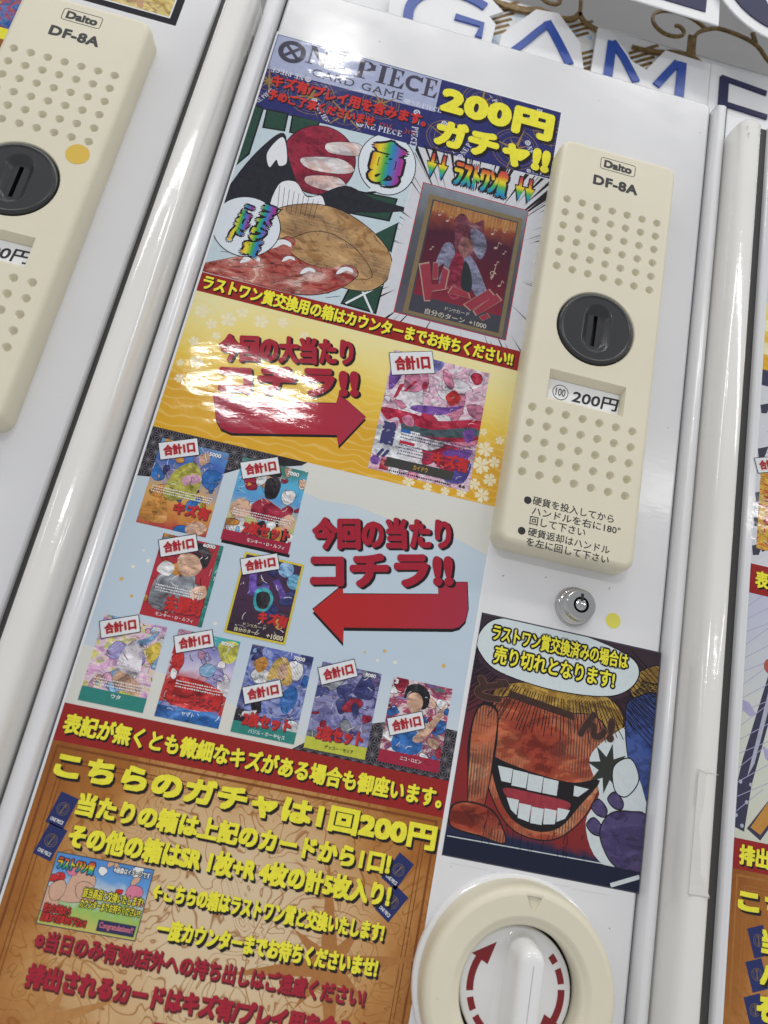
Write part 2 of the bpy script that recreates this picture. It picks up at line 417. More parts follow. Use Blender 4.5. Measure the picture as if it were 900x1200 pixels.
    for s_, bx in (('硬貨を投入してから', (11.2, 16.27, 12.45, 12.98)), ('ハンドルを右に180°', (11.25, 16.75, 11.83, 12.35)), ('回して下さい', (11.2, 14.63, 11.22, 11.74)), ('硬貨返却はハンドル', (11.2, 16.24, 10.52, 11.04)), ('を左に回して下さい', (11.2, 16.26, 9.92 + .0, 10.44))):
        text(s_, bx, PRINTK, 1, cp, .012, y0=y0)
    # --- key lock
    M = MB(); c_ = (15.15, 7.32)
    M.loft([[(a, yy, b_) for a, b_ in circ(c_[0], c_[1], r_, 40)] for r_, yy in ((1.2, 0), (1.18, -.12), (1.08, -.3), (.98, -.36), (.93, -.36), (.93, -1.0), (.9, -1.06), (.84, -1.1))], 0, True)
    M.holed([circ(*c_, .84, 40), circ(*c_, .47, 32)[::-1]], -1.1)
    M.loft([[(a, yy, b_) for a, b_ in circ(*c_, .47, 32)] for yy in (-1.1, -.7)], 1, True)
    M.loft([[(a, yy, b_) for a, b_ in circ(*c_, r_, 32)] for r_, yy in ((.34, -.7), (.34, -1.07), (.31, -1.1), (.01, -1.1))], 0, True)
    M.holed([circ(*c_, .47, 32), circ(*c_, .34, 32)[::-1]], -.75, 1)
    M.add([(c_[0] - .09, -1.104, c_[1] + .22), (c_[0] + .09, -1.104, c_[1] + .22), (c_[0] + .09, -1.104, c_[1] + .66), (c_[0] - .09, -1.104, c_[1] + .66)], [(0, 1, 2, 3)], 1)
    M.build('key_lock', [CHROME, BLACK], t)
    # --- turning dial
    D = (14.4, -12.75)
    M = MB(); M.loft([[(a, yy, b_) for a, b_ in circ(D[0] - .05, D[1], r_, 72)] for r_, yy in ((5.22, 0), (5.22, -.25), (5.14, -.36), (4.6, -.36))], 0, True); M.build('dial_base', WPLAS, t)
    M = MB()
    def R_(r_, yy): return [(a, yy, b_) for a, b_ in circ(*D, r_, 80)]
    M.loft([R_(5.03, -.3), R_(5.0, -1.2), R_(4.95, -1.46), R_(4.85, -1.62), R_(4.7, -1.72), R_(4.58, -1.75)], 0, True)
    tri = [(D[0] - .47, -8.1), (D[0] + .47, -8.06), (D[0] - .02, -8.98)]
    M.holed([circ(*D, 4.58, 80), circ(*D, 3.66, 80)[::-1], tri], -1.75)
    ti = [(D[0] + (a - D[0]) * .72, -8.36 + (b_ + 8.36) * .72) for a, b_ in tri]
    M.loft([[(a, -1.75, b_) for a, b_ in tri], [(a, -1.64, b_) for a, b_ in ti], [(D[0], -1.64, -8.36)] * 3], 0, False)
    M.loft([R_(3.66, -1.75), R_(3.6, -1.74), R_(3.42, -1.62), R_(3.34, -1.56), R_(3.28, -1.55), R_(3.16, -1.48), R_(3.09, -1.3), R_(3.06, -.5)], 0, True)
    M.loft([R_(3.06, -.5), R_(3.05, -.25), R_(.1, -.25)], 1, False)  # black wall and floor, painting in the shadow gap around the knob
    ring = M.build('dial_ring', [CREAM, BLACK], t)
    kx, kz = D
    M = MB(); M.loft([[(a, yy, b_) for a, b_ in circ(kx, kz, r_, 64)] for r_, yy in ((2.92, -.26), (2.92, -.66), (2.89, -.74), (2.82, -.78), (.1, -.78))], 0, True)
    M.build('dial_knob', WPLAS, ring)
    M = MB(); rg = []
    for w_, h_, yy in ((2.3, 5.4, -.78), (1.75, 5.2, -.84), (1.5, 5.1, -1.0), (1.42, 5.0, -2.0), (1.36, 4.9, -2.4), (1.2, 4.7, -2.6), (.95, 4.45, -2.7), (.5, 4.0, -2.74), (.02, 3.5, -2.74)):
        rg.append([(a, yy, b_) for a, b_ in stadium(kx, kz, w_, h_, 10)])
    M.loft(rg, 0, True); M.build('dial_handle', WPLAS, ring)
    y0 = -.785
    for A in (arc(kx, kz, 2.4, 190, 151, .36, 14) + [[(13.08, -10.8), (11.86, -11.5), (12.76, -11.88)]], arc(kx, kz, 2.4, 197, 211, .34, 4), arc(kx, kz, 2.4, 218, 232, .34, 4),
              arc(kx, kz, 2.4, 38, 48, .34, 4), arc(kx, kz, 2.4, 14, 31, .34, 5), arc(kx, kz, 2.4, 8, -28, .36, 12) + [[(15.72, -14.7), (16.94, -14.0), (16.04, -13.62)]]):
        flat('turn_arrow', [(p_,) for p_ in A], DRED, 1, ring, y0=y0)
    return t
machine = build_machine()
def copy_tree(o, parent=None, dx=0):
    c = o.copy(); COL.objects.link(c)
    if parent: c.parent = parent; c.matrix_parent_inverse = o.matrix_parent_inverse.copy()
    else: c.location = o.location + Vector((dx * U, 0, 0))
    for ch in [q_ for q_ in bpy.data.objects if q_.parent == o]: copy_tree(ch, c)
    return c
mL = copy_tree(machine, None, -37.0); mL['label'] = 'white enamel vending machine at the left with yellow dot on its cream coin plate'
mR = copy_tree(machine, None, 37.3); mR['label'] = 'white enamel vending machine at the right edge, mostly cut off, behind the worn divider rail'

for root, sg in ((mL, 1), (mR, -1)):            # the trim on that side is tucked behind the rail
    tr_ = sorted([q_ for q_ in bpy.data.objects if q_.parent == root and q_.name.startswith('side_trim')], key=lambda q_: q_.data.vertices[0].co.x)
    bpy.data.objects.remove(tr_[-1] if sg > 0 else tr_[0])
# rails between the machines
for i, (cx, w_, lab) in enumerate(((-14.1, 1.02, 'rounded off-white divider rail between the left and middle machines'), (22.70, .95, 'rounded off-white divider rail with peeled tape scrap, right of the middle machine'))):
    t = thing('divider_rail', lab, 'rail', (cx, 0, -40), 'divider rails between the machines')
    M = MB(); rings = []; n = 18; z1 = 44.1
    hh = 2.55
    for z_, k_ in ((-40, 1), (z1 - .1, 1), (z1, .965), (z1 + .06, .86)):
        r_ = []
        for j in range(n + 1):
            a = math.pi * j / n; c_, s_ = math.cos(a), math.sin(a)
            r_.append((cx - w_ * k_ * math.copysign(abs(c_) ** .6, c_), .6 - (hh + .6) * (abs(s_) ** .42) * (.5 + .5 * k_), z_))
        rings.append(r_ + [(cx + w_, .9, z_), (cx - w_, .9, z_)])
    M.loft(rings, 0, True, cap=True); M.build('rail_cover', RAILW, t)
    M = MB(); M.box(cx - .9, cx + .9, 1.0, 20, -40, 43.6); M.build('rail_core', RAILW, t)
    if i:
        TAPE = enamel('old_tape', (.73, .72, .69), .3, .12, 3)
        P = [(cx - .55, -6.5), (cx - .5, -.4), (cx - .05, -.35), (cx - .1, -2.0), (cx - .3, -3.2), (cx - .05, -4.6), (cx + .0, -5.4), (cx + .6, -6.45)]
        flat('tape_scrap', [(P,)], TAPE, 2, t, y0=-hh - .0)
        GL = plastic('glue_line', (.55, .52, .46), .5, 0.00001, 0)
        flat('glue_line', [(line((cx - .6, -.35), (cx + .0, -.5), .06),), (line((cx + .0, -.42), (cx + .62, -.42), .03),), (line((cx - .62, -6.5), (cx + .6, -6.5), .035),), (line((cx - .58, -.5), (cx - .62, -2.2), .05),), (line((cx + .5, -.6), (cx + .48, -6.3), .02),)], GL, 3, t, y0=-hh)
        flat('paint_chip', [(circ(cx - .35 + random.Random(j).uniform(-.3, .9), 43.6 - j * .28, .05 + .03 * (j % 2), 6),) for j in range(5)], GL, 3, t, y0=-hh)

SCUF = plastic('scuff_mark', (.34, .32, .30), .5, .00001, 0)
rd = random.Random(17)
for x, z in ((19.4, -9.4), (19.9, 1.2), (17.2, 8.9), (13.2, 8.7), (10.3, -7.9), (20.1, 44.6), (12.1, 44.9), (-4.6, 44.6), (19.9, 20.3), (18.9, 33.1), (10.6, 8.2)):
    k_ = rd.uniform(.02, .05); a = rd.uniform(0, 180)
    flat('scuff_mark', [(T2([(-k_ * 2.5, 0), (0, -k_), (k_ * 2, -.01), (0, k_)], (x, z, a)),)], SCUF, 1, machine)
for j in range(4):                        # film edges left from an older notice
    flat('film_edge', [(line((10.2 + j * 2.3, -7.75 - .03 * j), (12.3 + j * 2.3, -7.72 - .03 * j), .02),)], plastic('film_edge', (.6, .6, .61), .3, .00001, 0), 1, machine)
# yellow dots
DOTY = plastic('yellow_sticker_paper', (.72, .68, .10), .5, .00003, .2); DOTO = plastic('orange_sticker_paper', (.70, .47, .05), .5, .00003, .4)
def dot(x, z, r_, y, mt_, lab):
    M = MB(); M.loft([[(a, y - d, b_) for a, b_ in circ(x, z, q_, 36)] for q_, d in ((r_, 0), (r_, .015), (.01, .016))], 0, False)
    o = M.build('sticker', mt_); tag(o, lab, 'sticker', 'round yellow stickers')
dot(17.67, 7.02, .46, 0, DOTY, 'small pale yellow round sticker to the right of the chrome key lock')
dot(-20.47, 27.78, .72, -H, DOTO, 'larger golden yellow round sticker beside the coin knob of the left machine')

# ------------------------------------------------------------------ printed matter
def serif(ch):
    R4 = rect
    if ch == 'E': return [R4(.12, .36, 0, 1), R4(0, .82, .93, 1), R4(0, .88, 0, .07), R4(.3, .6, .48, .55), [(.82, 1), (.76, .66), (.62, .95)], [(.88, 0), (.94, .4), (.66, .05)], [(.6, .34), (.6, .7), (.48, .52)]], .95
    if ch == 'I': return [R4(.12, .36, 0, 1), R4(0, .48, .94, 1), R4(0, .48, 0, .06)], .5
    if ch == 'P': return [R4(.12, .36, 0, 1), R4(0, .5, .94, 1), R4(0, .5, 0, .06), R4(.3, .52, .44, .5)] + arc(.5, .72, .2, -90, 90, .14, 10) + [R4(.66, .84, .56, .88)], .88
    if ch == 'C': return arc(.46, .5, .36, 48, 312, .17, 22) + [[(.82, .98), (.82, .62), (.68, .74), (.66, .84)], R4(.06, .24, .28, .72)], .88
    if ch == 'N': return [R4(.12, .2, 0, 1), R4(.78, .86, 0, 1), [(.04, 1), (.32, 1), (.88, 0), (.74, 0)], R4(0, .34, 0, .06), R4(.64, 1.0, .94, 1)], 1.0
def serif_word(s_, spans, z0, z1):
    P = []
    for ch, (a, b_) in zip(s_, spans):
        ps, w_ = serif(ch); P += [[(a + x / w_ * (b_ - a), z0 + z_ * (z1 - z0)) for x, z_ in q_] for q_ in ps]
    return P
def emblem_o(cx, cz, r_):
    P = arc(cx, cz, r_ * .78, 0, 360, r_ * .36, 28)
    for a in (45, 135):
        d = Vector((math.cos(math.radians(a)), math.sin(math.radians(a)))) * r_ * .72
        P.append(line((cx - d.x, cz - d.y), (cx + d.x, cz + d.y), r_ * .24))
    return P
def small_logo(cx, cz, ang, k_, mt_, lay, parent, box):
    P = emblem_o(0, .5, .55)
    x = .75
    for ch in 'NE PIECE':
        if ch == ' ': x += .3; continue
        ps, w_ = serif(ch); P += [[(x + a * .78, b_) for a, b_ in q_] for q_ in ps]; x += w_ * .78 + .08
    P = [T2([(a * k_ - 2.6 * k_, b_ * k_) for a, b_ in q_], (cx, cz, ang)) for q_ in P]
    return flat('small_logo', [(q_,) for q_ in P], mt_, lay, parent, box=box)

_pc = {}
def paint(mt_, seed):
    """the same ink broken up like brushwork"""
    key = [k_ for k_, v_ in MATS.items() if v_ == mt_]
    if not key or key[0][0] != 'ink': return mt_
    c = key[0][1]
    if (c, seed) not in _pc:
        q_ = [tuple(v * f for v in c) for f in (.3, .7)] + [c, tuple(min(.85, v * 1.25 + .05) for v in c), tuple(min(.85, v * .5 + .38) for v in c)]
        _pc[(c, seed)] = ink_swirl(q_, seed, 60, 1.2, .35)
    return _pc[(c, seed)]
def blobs(box, cols, seed, n, smin=.12, smax=.4, squash=1):
    """organic painted shapes with dark contour lines, clipped to the picture"""
    rd = random.Random(seed); P = []; x0, x1, z0, z1 = box; w_ = min(x1 - x0, z1 - z0)
    for j in range(n):
        cx, cz = rd.uniform(x0, x1), rd.uniform(z0, z1); r_ = w_ * rd.uniform(smin, smax) * (1 - .55 * j / n); a0 = rd.uniform(0, 180)
        kx, kz = rd.uniform(.35, 1), rd.uniform(.6, 1.2) * squash; m_ = 7
        pts = [(r_ * kx * rd.uniform(.65, 1.25) * math.cos(2 * math.pi * q_ / m_), r_ * kz * rd.uniform(.65, 1.25) * math.sin(2 * math.pi * q_ / m_)) for q_ in range(m_)]
        pts = smooth_pts(pts, 4)
        big = [(a * 1.0 + math.copysign(.018, a), b_ + math.copysign(.018, b_)) for a, b_ in pts]
        P.append((T2(big, (cx, cz, a0)), len(cols), j * .06)); P.append((T2(pts, (cx, cz, a0)), rd.randrange(len(cols)), j * .06 + .03))
    return P
def picture(parent, box, ground, cols, seed, n, lay, name='card_picture', frame=None, band=None, bandh=.6, pieces=()):
    """printed trading card: painted ground, shapes, name band"""
    x0, x1, z0, z1 = box
    o = sheet(name, x0, x1, z0, z1, ground, lay, parent)
    mats = [paint(c_, 3 + seed % 3) for c_ in cols] + [KINK]
    flat('artwork', blobs(box, cols, seed, int(n * 1.7), .04, .26), mats, lay + 1, o, box=box)
    rd = random.Random(seed + 5); P = []
    for j in range(60):
        x, z, a = rd.uniform(x0, x1), rd.uniform(z0, z1), rd.uniform(0, 6.28); L_ = rd.uniform(.1, .5); c_ = rd.uniform(-.8, .8)
        pts = [(x + L_ * t_ * math.cos(a + c_ * t_), z + L_ * t_ * math.sin(a + c_ * t_)) for t_ in (0, .33, .66, 1)]
        P += [(q_, j % 3) for q_ in stroke(pts, rd.uniform(.012, .035))]
    flat('brush_line', P, [KINK, WINK, mats[0]], lay + 4.2 - .9, o, box=box)
    if pieces:
        mm = []; pp = []
        for pt, mt_ in pieces:
            mt_ = paint(mt_, 4 + seed % 2)
            if mt_ not in mm: mm.append(mt_)
            pp.append((pt, mm.index(mt_), .4 * len(pp) / max(1, len(pieces))))
        flat('painted_shape', pp, mm, lay + 3.2, o, box=box)
    if band: sheet('name_band', x0, x1, z0, z0 + bandh, band, lay + 4, o)
    if frame: flat('card_border', [(q_,) for q_ in (rect(x0, x1, z1 - .12, z1), rect(x0, x1, z0, z0 + .12), rect(x0, x0 + .12, z0, z1), rect(x1 - .12, x1, z0, z1))], frame, lay + 4.6, o)
    return o
def count_tag(parent, bl, w_, h_, ang, lay):
    T = (bl[0], bl[1], ang)
    flat('tag_border', [(rect(-.04, w_ + .04, -.04, h_ + .04),)], KINK, lay, parent, T)
    flat('tag_paper', [(rect(0, w_, 0, h_),)], WHITEI, lay + .5, parent, T)
    text('合計1口', (w_ * .1, w_ * .92, h_ * .17, h_ * .84), RED, lay + 2, parent, .06, T=T, outline=(.03, ink((.72, .5, .42))))
def red_note(parent, s_, box, ang, lay):
    x0, x1, z0, z1 = box
    text(s_, (0, x1 - x0, 0, z1 - z0), ink((.5, .03, .03), .3), lay, parent, .05, T=(x0, z0, ang), shadow=(.03, -.04, ink((.10, .03, .05)), .01), square=True)
def tiny(parent, x0, x1, z, rows, mt_, lay, seed, h_=.09, gap=.17, box=None):
    """lines of text too small to read: broken dashes"""
    rd = random.Random(seed); P = []
    for r_ in range(rows):
        x = x0
        while x < x1:
            w_ = rd.uniform(.04, .1); P.append((rect(x, min(x + w_, x1), z - r_ * gap, z - r_ * gap + h_ * rd.uniform(.6, 1)),)); x += w_ + rd.uniform(.02, .06)
    return flat('small_print', P, mt_, lay, parent, box=box)

def gold_ground(nt, c):
    vo = N(nt, 'ShaderNodeTexWave', wave_type='RINGS'); vo.inputs['Scale'].default_value = 60; vo.inputs['Distortion'].default_value = 8; vo.inputs['Detail'].default_value = 1
    nt.links.new(pos(nt), vo.inputs[0]); return mix(nt, c, (.86, .66, .25), ramp(nt, vo.outputs[1], [(.8, (0, 0, 0)), (1, (.35,) * 3)]).outputs[0])
GOLDP = ink_ramp([(0, (.70, .38, .025)), (.3, (.66, .36, .03)), (.55, (.78, .55, .08)), (.8, (.80, .68, .25)), (1, (.78, .72, .38))], 2, 'ink_gold_paper', gold_ground, wob=.22, fine=14)
def scales(nt, c):
    g = N(nt, 'ShaderNodeTexWave', wave_type='RINGS', rings_direction='Y'); g.inputs['Scale'].default_value = 130; g.inputs['Distortion'].default_value = 3; nt.links.new(pos(nt), g.inputs[0])
    return mix(nt, c, (.62, .64, .62), ramp(nt, g.outputs[1], [(.75, (0, 0, 0)), (1, (.3,) * 3)]).outputs[0])
PALE = ink_ramp([(0, (.60, .62, .62)), (.12, (.60, .65, .70)), (.3, (.50, .60, .70)), (.7, (.50, .60, .69)), (1, (.58, .65, .70))], 2, 'ink_pale_blue', wob=.1, fine=20)
CREAMP = ink_ramp([(0, (.66, .66, .60)), (1, (.68, .68, .64))], 2, 'ink_cream', scales)
def map_lines(nt, c):
    n = noise(nt, pos(nt), 38, 2, .5, 1.2); f = N(nt, 'ShaderNodeMath', operation='MULTIPLY'); nt.links.new(n.outputs[0], f.inputs[0]); f.inputs[1].default_value = 9
    pp = N(nt, 'ShaderNodeMath', operation='PINGPONG'); nt.links.new(f.outputs[0], pp.inputs[0]); pp.inputs[1].default_value = .5
    return mix(nt, c, (.30, .11, .02), ramp(nt, pp.outputs[0], [(.0, (.9,) * 3), (.12, (0, 0, 0))]).outputs[0])
def map_mat():
    mt, nt, b = new_mat('ink_parchment_map')
    g = N(nt, 'ShaderNodeTexCoord').outputs['Generated']; mp = N(nt, 'ShaderNodeMapping'); mp.inputs['Location'].default_value = (-.52, 0, -.5); mp.inputs['Scale'].default_value = (1, 0, .9); nt.links.new(g, mp.inputs[0])
    ln = N(nt, 'ShaderNodeVectorMath', operation='LENGTH'); nt.links.new(mp.outputs[0], ln.inputs[0])
    n = noise(nt, pos(nt), 25, 4, .6, .8); ad = N(nt, 'ShaderNodeMath', operation='MULTIPLY_ADD'); nt.links.new(n.outputs[0], ad.inputs[0]); ad.inputs[1].default_value = .32; nt.links.new(ln.outputs['Value'], ad.inputs[2])
    c = ramp(nt, ad.outputs[0], [(.3, (.68, .53, .34)), (.45, (.62, .41, .21)), (.56, (.50, .25, .08)), (.66, (.37, .14, .028)), (.8, (.27, .085, .015))]).outputs[0]
    c = map_lines(nt, c); nt.links.new(c, b.inputs['Base Color']); laminate(nt, b); return mt
MAPM = map_mat()
def blossoms(box, spots, mt_, lay, parent):
    for x, z, r_, a in spots:
        P = []
        for j in range(5):
            t_ = math.radians(a + 72 * j); d = Vector((math.cos(t_), math.sin(t_))); q_ = Vector((-d.y, d.x))
            pt = [(0, 0), d * .62 * r_ + q_ * .36 * r_, d * 1.0 * r_ + q_ * .22 * r_, d * .82 * r_, d * 1.0 * r_ - q_ * .22 * r_, d * .62 * r_ - q_ * .36 * r_]
            P.append(([(x + v[0], z + v[1]) for v in pt],))
        flat('blossom_print', P, mt_, lay, parent, box=box)
def compass(cx, cz, r_, mt_, lay, parent, box, seed=0, th=1.0):
    P = []
    for q_, w_ in ((1, .05), (.86, .03), (.6, .04), (.3, .03)): P += [(p_,) for p_ in arc(cx, cz, r_ * q_, 0, 360, w_ * (.75 if th < 1 else 1), 30)]
    for j in range(8):
        t_ = math.radians(seed * 13 + 45 * j); d = Vector((math.cos(t_), math.sin(t_))); q_ = Vector((-d.y, d.x)); L_ = r_ * (1.25 if j % 2 == 0 else .6)
        P.append(([(cx + v[0], cz + v[1]) for v in (d * L_, q_ * .12 * r_ * th, -d * .1, -q_ * .12 * r_ * th)],))
    return flat('compass_print', P, mt_, lay, parent, box=box)
def starry(box, poly, mt_, lay, parent, pitch=.62, w_=.03):
    """hemp-leaf line pattern inside a convex polygon"""
    P = []; x0 = min(p_[0] for p_ in poly); x1 = max(p_[0] for p_ in poly); z0 = min(p_[1] for p_ in poly); z1 = max(p_[1] for p_ in poly)
    def inside(a, b_):
        for s_ in (0,):
            t0, t1 = 0, 1
            n = len(poly); sg = 1 if sum(poly[j - 1][0] * poly[j][1] - poly[j][0] * poly[j - 1][1] for j in range(n)) > 0 else -1
            for j in range(n):
                p_, q_ = poly[j - 1], poly[j]; nx, nz = -(q_[1] - p_[1]) * sg, (q_[0] - p_[0]) * sg
                da = (a[0] - p_[0]) * nx + (a[1] - p_[1]) * nz; db = (b_[0] - p_[0]) * nx + (b_[1] - p_[1]) * nz
                if da < 0 and db < 0: return None
                if da < 0: t0 = max(t0, da / (da - db))
                if db < 0: t1 = min(t1, da / (da - db))
            if t0 >= t1: return None
            L_ = lambda t_: (a[0] + t_ * (b_[0] - a[0]), a[1] + t_ * (b_[1] - a[1])); return L_(t0), L_(t1)
    hgt = pitch * math.sqrt(3) / 2; r_ = 0; z = z0 - hgt
    while z < z1 + hgt:
        x = x0 - pitch + (r_ % 2) * pitch / 2
        while x < x1 + pitch:
            A, B, C_, D_ = (x, z), (x + pitch, z), (x + pitch / 2, z + hgt), (x + 1.5 * pitch, z + hgt)
            g1 = ((A[0] + B[0] + C_[0]) / 3, (A[1] + B[1] + C_[1]) / 3); g2 = ((B[0] + C_[0] + D_[0]) / 3, (B[1] + C_[1] + D_[1]) / 3)
            for p_, q_ in ((A, B), (A, C_), (B, C_), (A, g1), (B, g1), (C_, g1), (B, g2), (C_, g2), (D_, g2)):
                s_ = inside(p_, q_)
                if s_ and (Vector(s_[0]) - Vector(s_[1])).length > .02: P.append((line(s_[0], s_[1], w_),))
            x += pitch
        z += hgt; r_ += 1
    return flat('leaf_pattern', P, mt_, lay, parent, box=box)
ASH = ink((.16, .15, .17)); DKP = ink((.022, .02, .026), .4)

L2S = (.13, -.13, KINK)
PACKN = ink((.02, .03, .13), .15); PACKG = ink((.22, .15, .06))
def lower_sheet(t, X0, X1, full=True):
    """red notice band and parchment panel with the rules, shared by the posters in the row"""
    off = X0 + 11.62
    rb = sheet('red_band', X0, X1, -5.62, -3.72, BRICK, 3, t)
    text('表記が無くとも微細なキズがある場合も御座います。', (X0 + .28, X0 + 20.8, -5.22, -4.15), YEL, 6, rb, .045, shadow=(.09, -.09, KINK, .01))
    pm = sheet('parchment_panel', X0, X1, -22, -5.62, MAPM, 3, t)
    BR = ink((.20, .06, .012))
    for d, w_ in ((.25, .12), (.75, .05), (.95, .05)):
        flat('border_line', [(q_,) for q_ in (rect(X0 + d, X1 - d, -5.62 - d - w_ * .5, -5.62 - d + w_ * .5), rect(X0 + d, X0 + d + w_, -22, -5.62 - d), rect(X1 - d - w_, X1 - d, -22, -5.62 - d))], BR, 4, pm)
    compass(X0 + 16.5, -13.5, 4.2, ink((.40, .17, .05)), 4.3, pm, (X0, X1, -22, -5.7), 1)
    compass(X0 + 3.6, -18, 3.0, ink((.46, .22, .07)), 4.3, pm, (X0, X1, -22, -5.7), 2)
    tx = [('こちらのガチャは1回200円', (.48, 20.85, -7.35, -6.05), YEL), ('当たりの箱は上記のカードから1口!', (2.15, 18.65, -8.9, -7.78), YEL), ('その他の箱はSR 1枚+R 4枚の計5枚入り!', (2.2, 18.95, -10.42, -9.25), YEL),
          ('←こちらの箱はラストワン賞と交換いたします!', (7.0, 18.95, -12.05, -11.1), YEL), ('一度カウンターまでお待ちくださいませ!', (7.65, 18.95, -13.68, -12.72), YEL),
          ('※当日のみ有効/店外への持ち出しはご遠慮ください!', (2.1, 18.6, -15.05, -14.15), RED), ('排出されるカードはキズ有/プレイ用を含みます', (2.2, 20.0, -16.65, -15.6), RED), ('予めご了承ください', (8.6, 16.0, -18.1, -17.1), RED)]
    for s_, (a, b_, c_, d), mt_ in tx:
        text(s_, (off - 11.62 + a, off - 11.62 + b_, c_, d), mt_, 8, pm, .052 if s_[0] != '※' else .03, shadow=L2S if mt_ is YEL else (.07, -.09, ink((.10, .02, .02)), .01), square=True)
    for x, z, a in ((-10.42, -7.95, -12), (-10.5, -9.45, -14), (7.4, -7.7, -28), (7.45, -9.25, -32)):
        T = (off + x, z, a)
        o = flat('booster_pack', [(rect(0, .98, -1.55, 0),)], PACKN, 5, pm, T)
        flat('pack_mark', [(T2(q_, T),) for q_ in arc(.49, -.7, .3, 0, 360, .025, 16) + arc(.49, -.7, .2, 0, 360, .02, 12) + [line((.45, -.95), (.55, -.45), .06)]], PACKG, 6, o)
        text('ONE PIECE', (.14, .84, -1.38, -1.2), WINK, 6, o, .02, T=T)
    # prize exchange picture
    ib = (off - 9.68, off - 4.88, -13.92, -10.72)
    fr = flat('picture_frame', [(rect(ib[0] - .05, ib[1] + .05, ib[2] - .05, ib[3] + .05),)], ink((.08, .08, .10)), 6, pm)
    o = sheet('exchange_picture', *ib, ink_ramp([(0, (.55, .5, .12)), (.3, (.3, .5, .12)), (.5, (.55, .6, .62)), (.75, (.12, .32, .65)), (1, (.08, .25, .6))], 2, 'ink_sky_picture', wob=.3, fine=90), 7, pm)
    sk = ink((.62, .38, .27)); pk = ink((.65, .2, .3))
    flat('artwork', blobs((ib[0], ib[0] + 2.3, ib[2], ib[3] - .6), [pk, WINK, SCAR, ink((.2, .45, .15))], 5, 9, .2, .45) + blobs((ib[0] + 2.1, ib[1], ib[2] + 1.4, ib[3]), [sk, DKP, WINK, ink((.2, .4, .7))], 8, 8, .15, .4), [pk, WINK, SCAR, sk, KINK], 8, o, box=ib)
    text('ラストワン賞', (ib[0] + .12, ib[0] + 1.95, ib[3] - .72, ib[3] - .1), rainbow(), 14, pm, .05, outline=(.04, KINK), rise=-.02)
    text('※画像はイメージです', (ib[0] + 2.9, ib[1] - .08, ib[3] - .42, ib[3] - .14), WINK, 14, pm, .03, outline=(.03, KINK))
    text('該当商品と交換いたします!', (ib[0] + 1.75, ib[1] - .08, ib[3] - 1.75, ib[3] - 1.28), YEL, 14, pm, .02, outline=(.035, KINK))
    text('カウンターまでお持ちください!!', (ib[0] + 1.75, ib[1] - .08, ib[3] - 2.2, ib[3] - 1.8), YEL, 14, pm, .02, outline=(.035, KINK))
    text('当たりが出たら\n店員までお声かけ下さい!!', (ib[0] + .1, ib[0] + 2.3, ib[2] + .12, ib[2] + .95), SCAR, 14, pm, .05, outline=(.03, KINK))
    cb_ = flat('caption_box', [(rect(ib[1] - 1.95, ib[1] - .1, ib[2] + .12, ib[2] + .62),)], ink((.03, .03, .1)), 13, pm)
    text('Congratulations!!', (ib[1] - 1.85, ib[1] - .2, ib[2] + .2, ib[2] + .54), ink((.7, .2, .25)), 15, pm, .02)

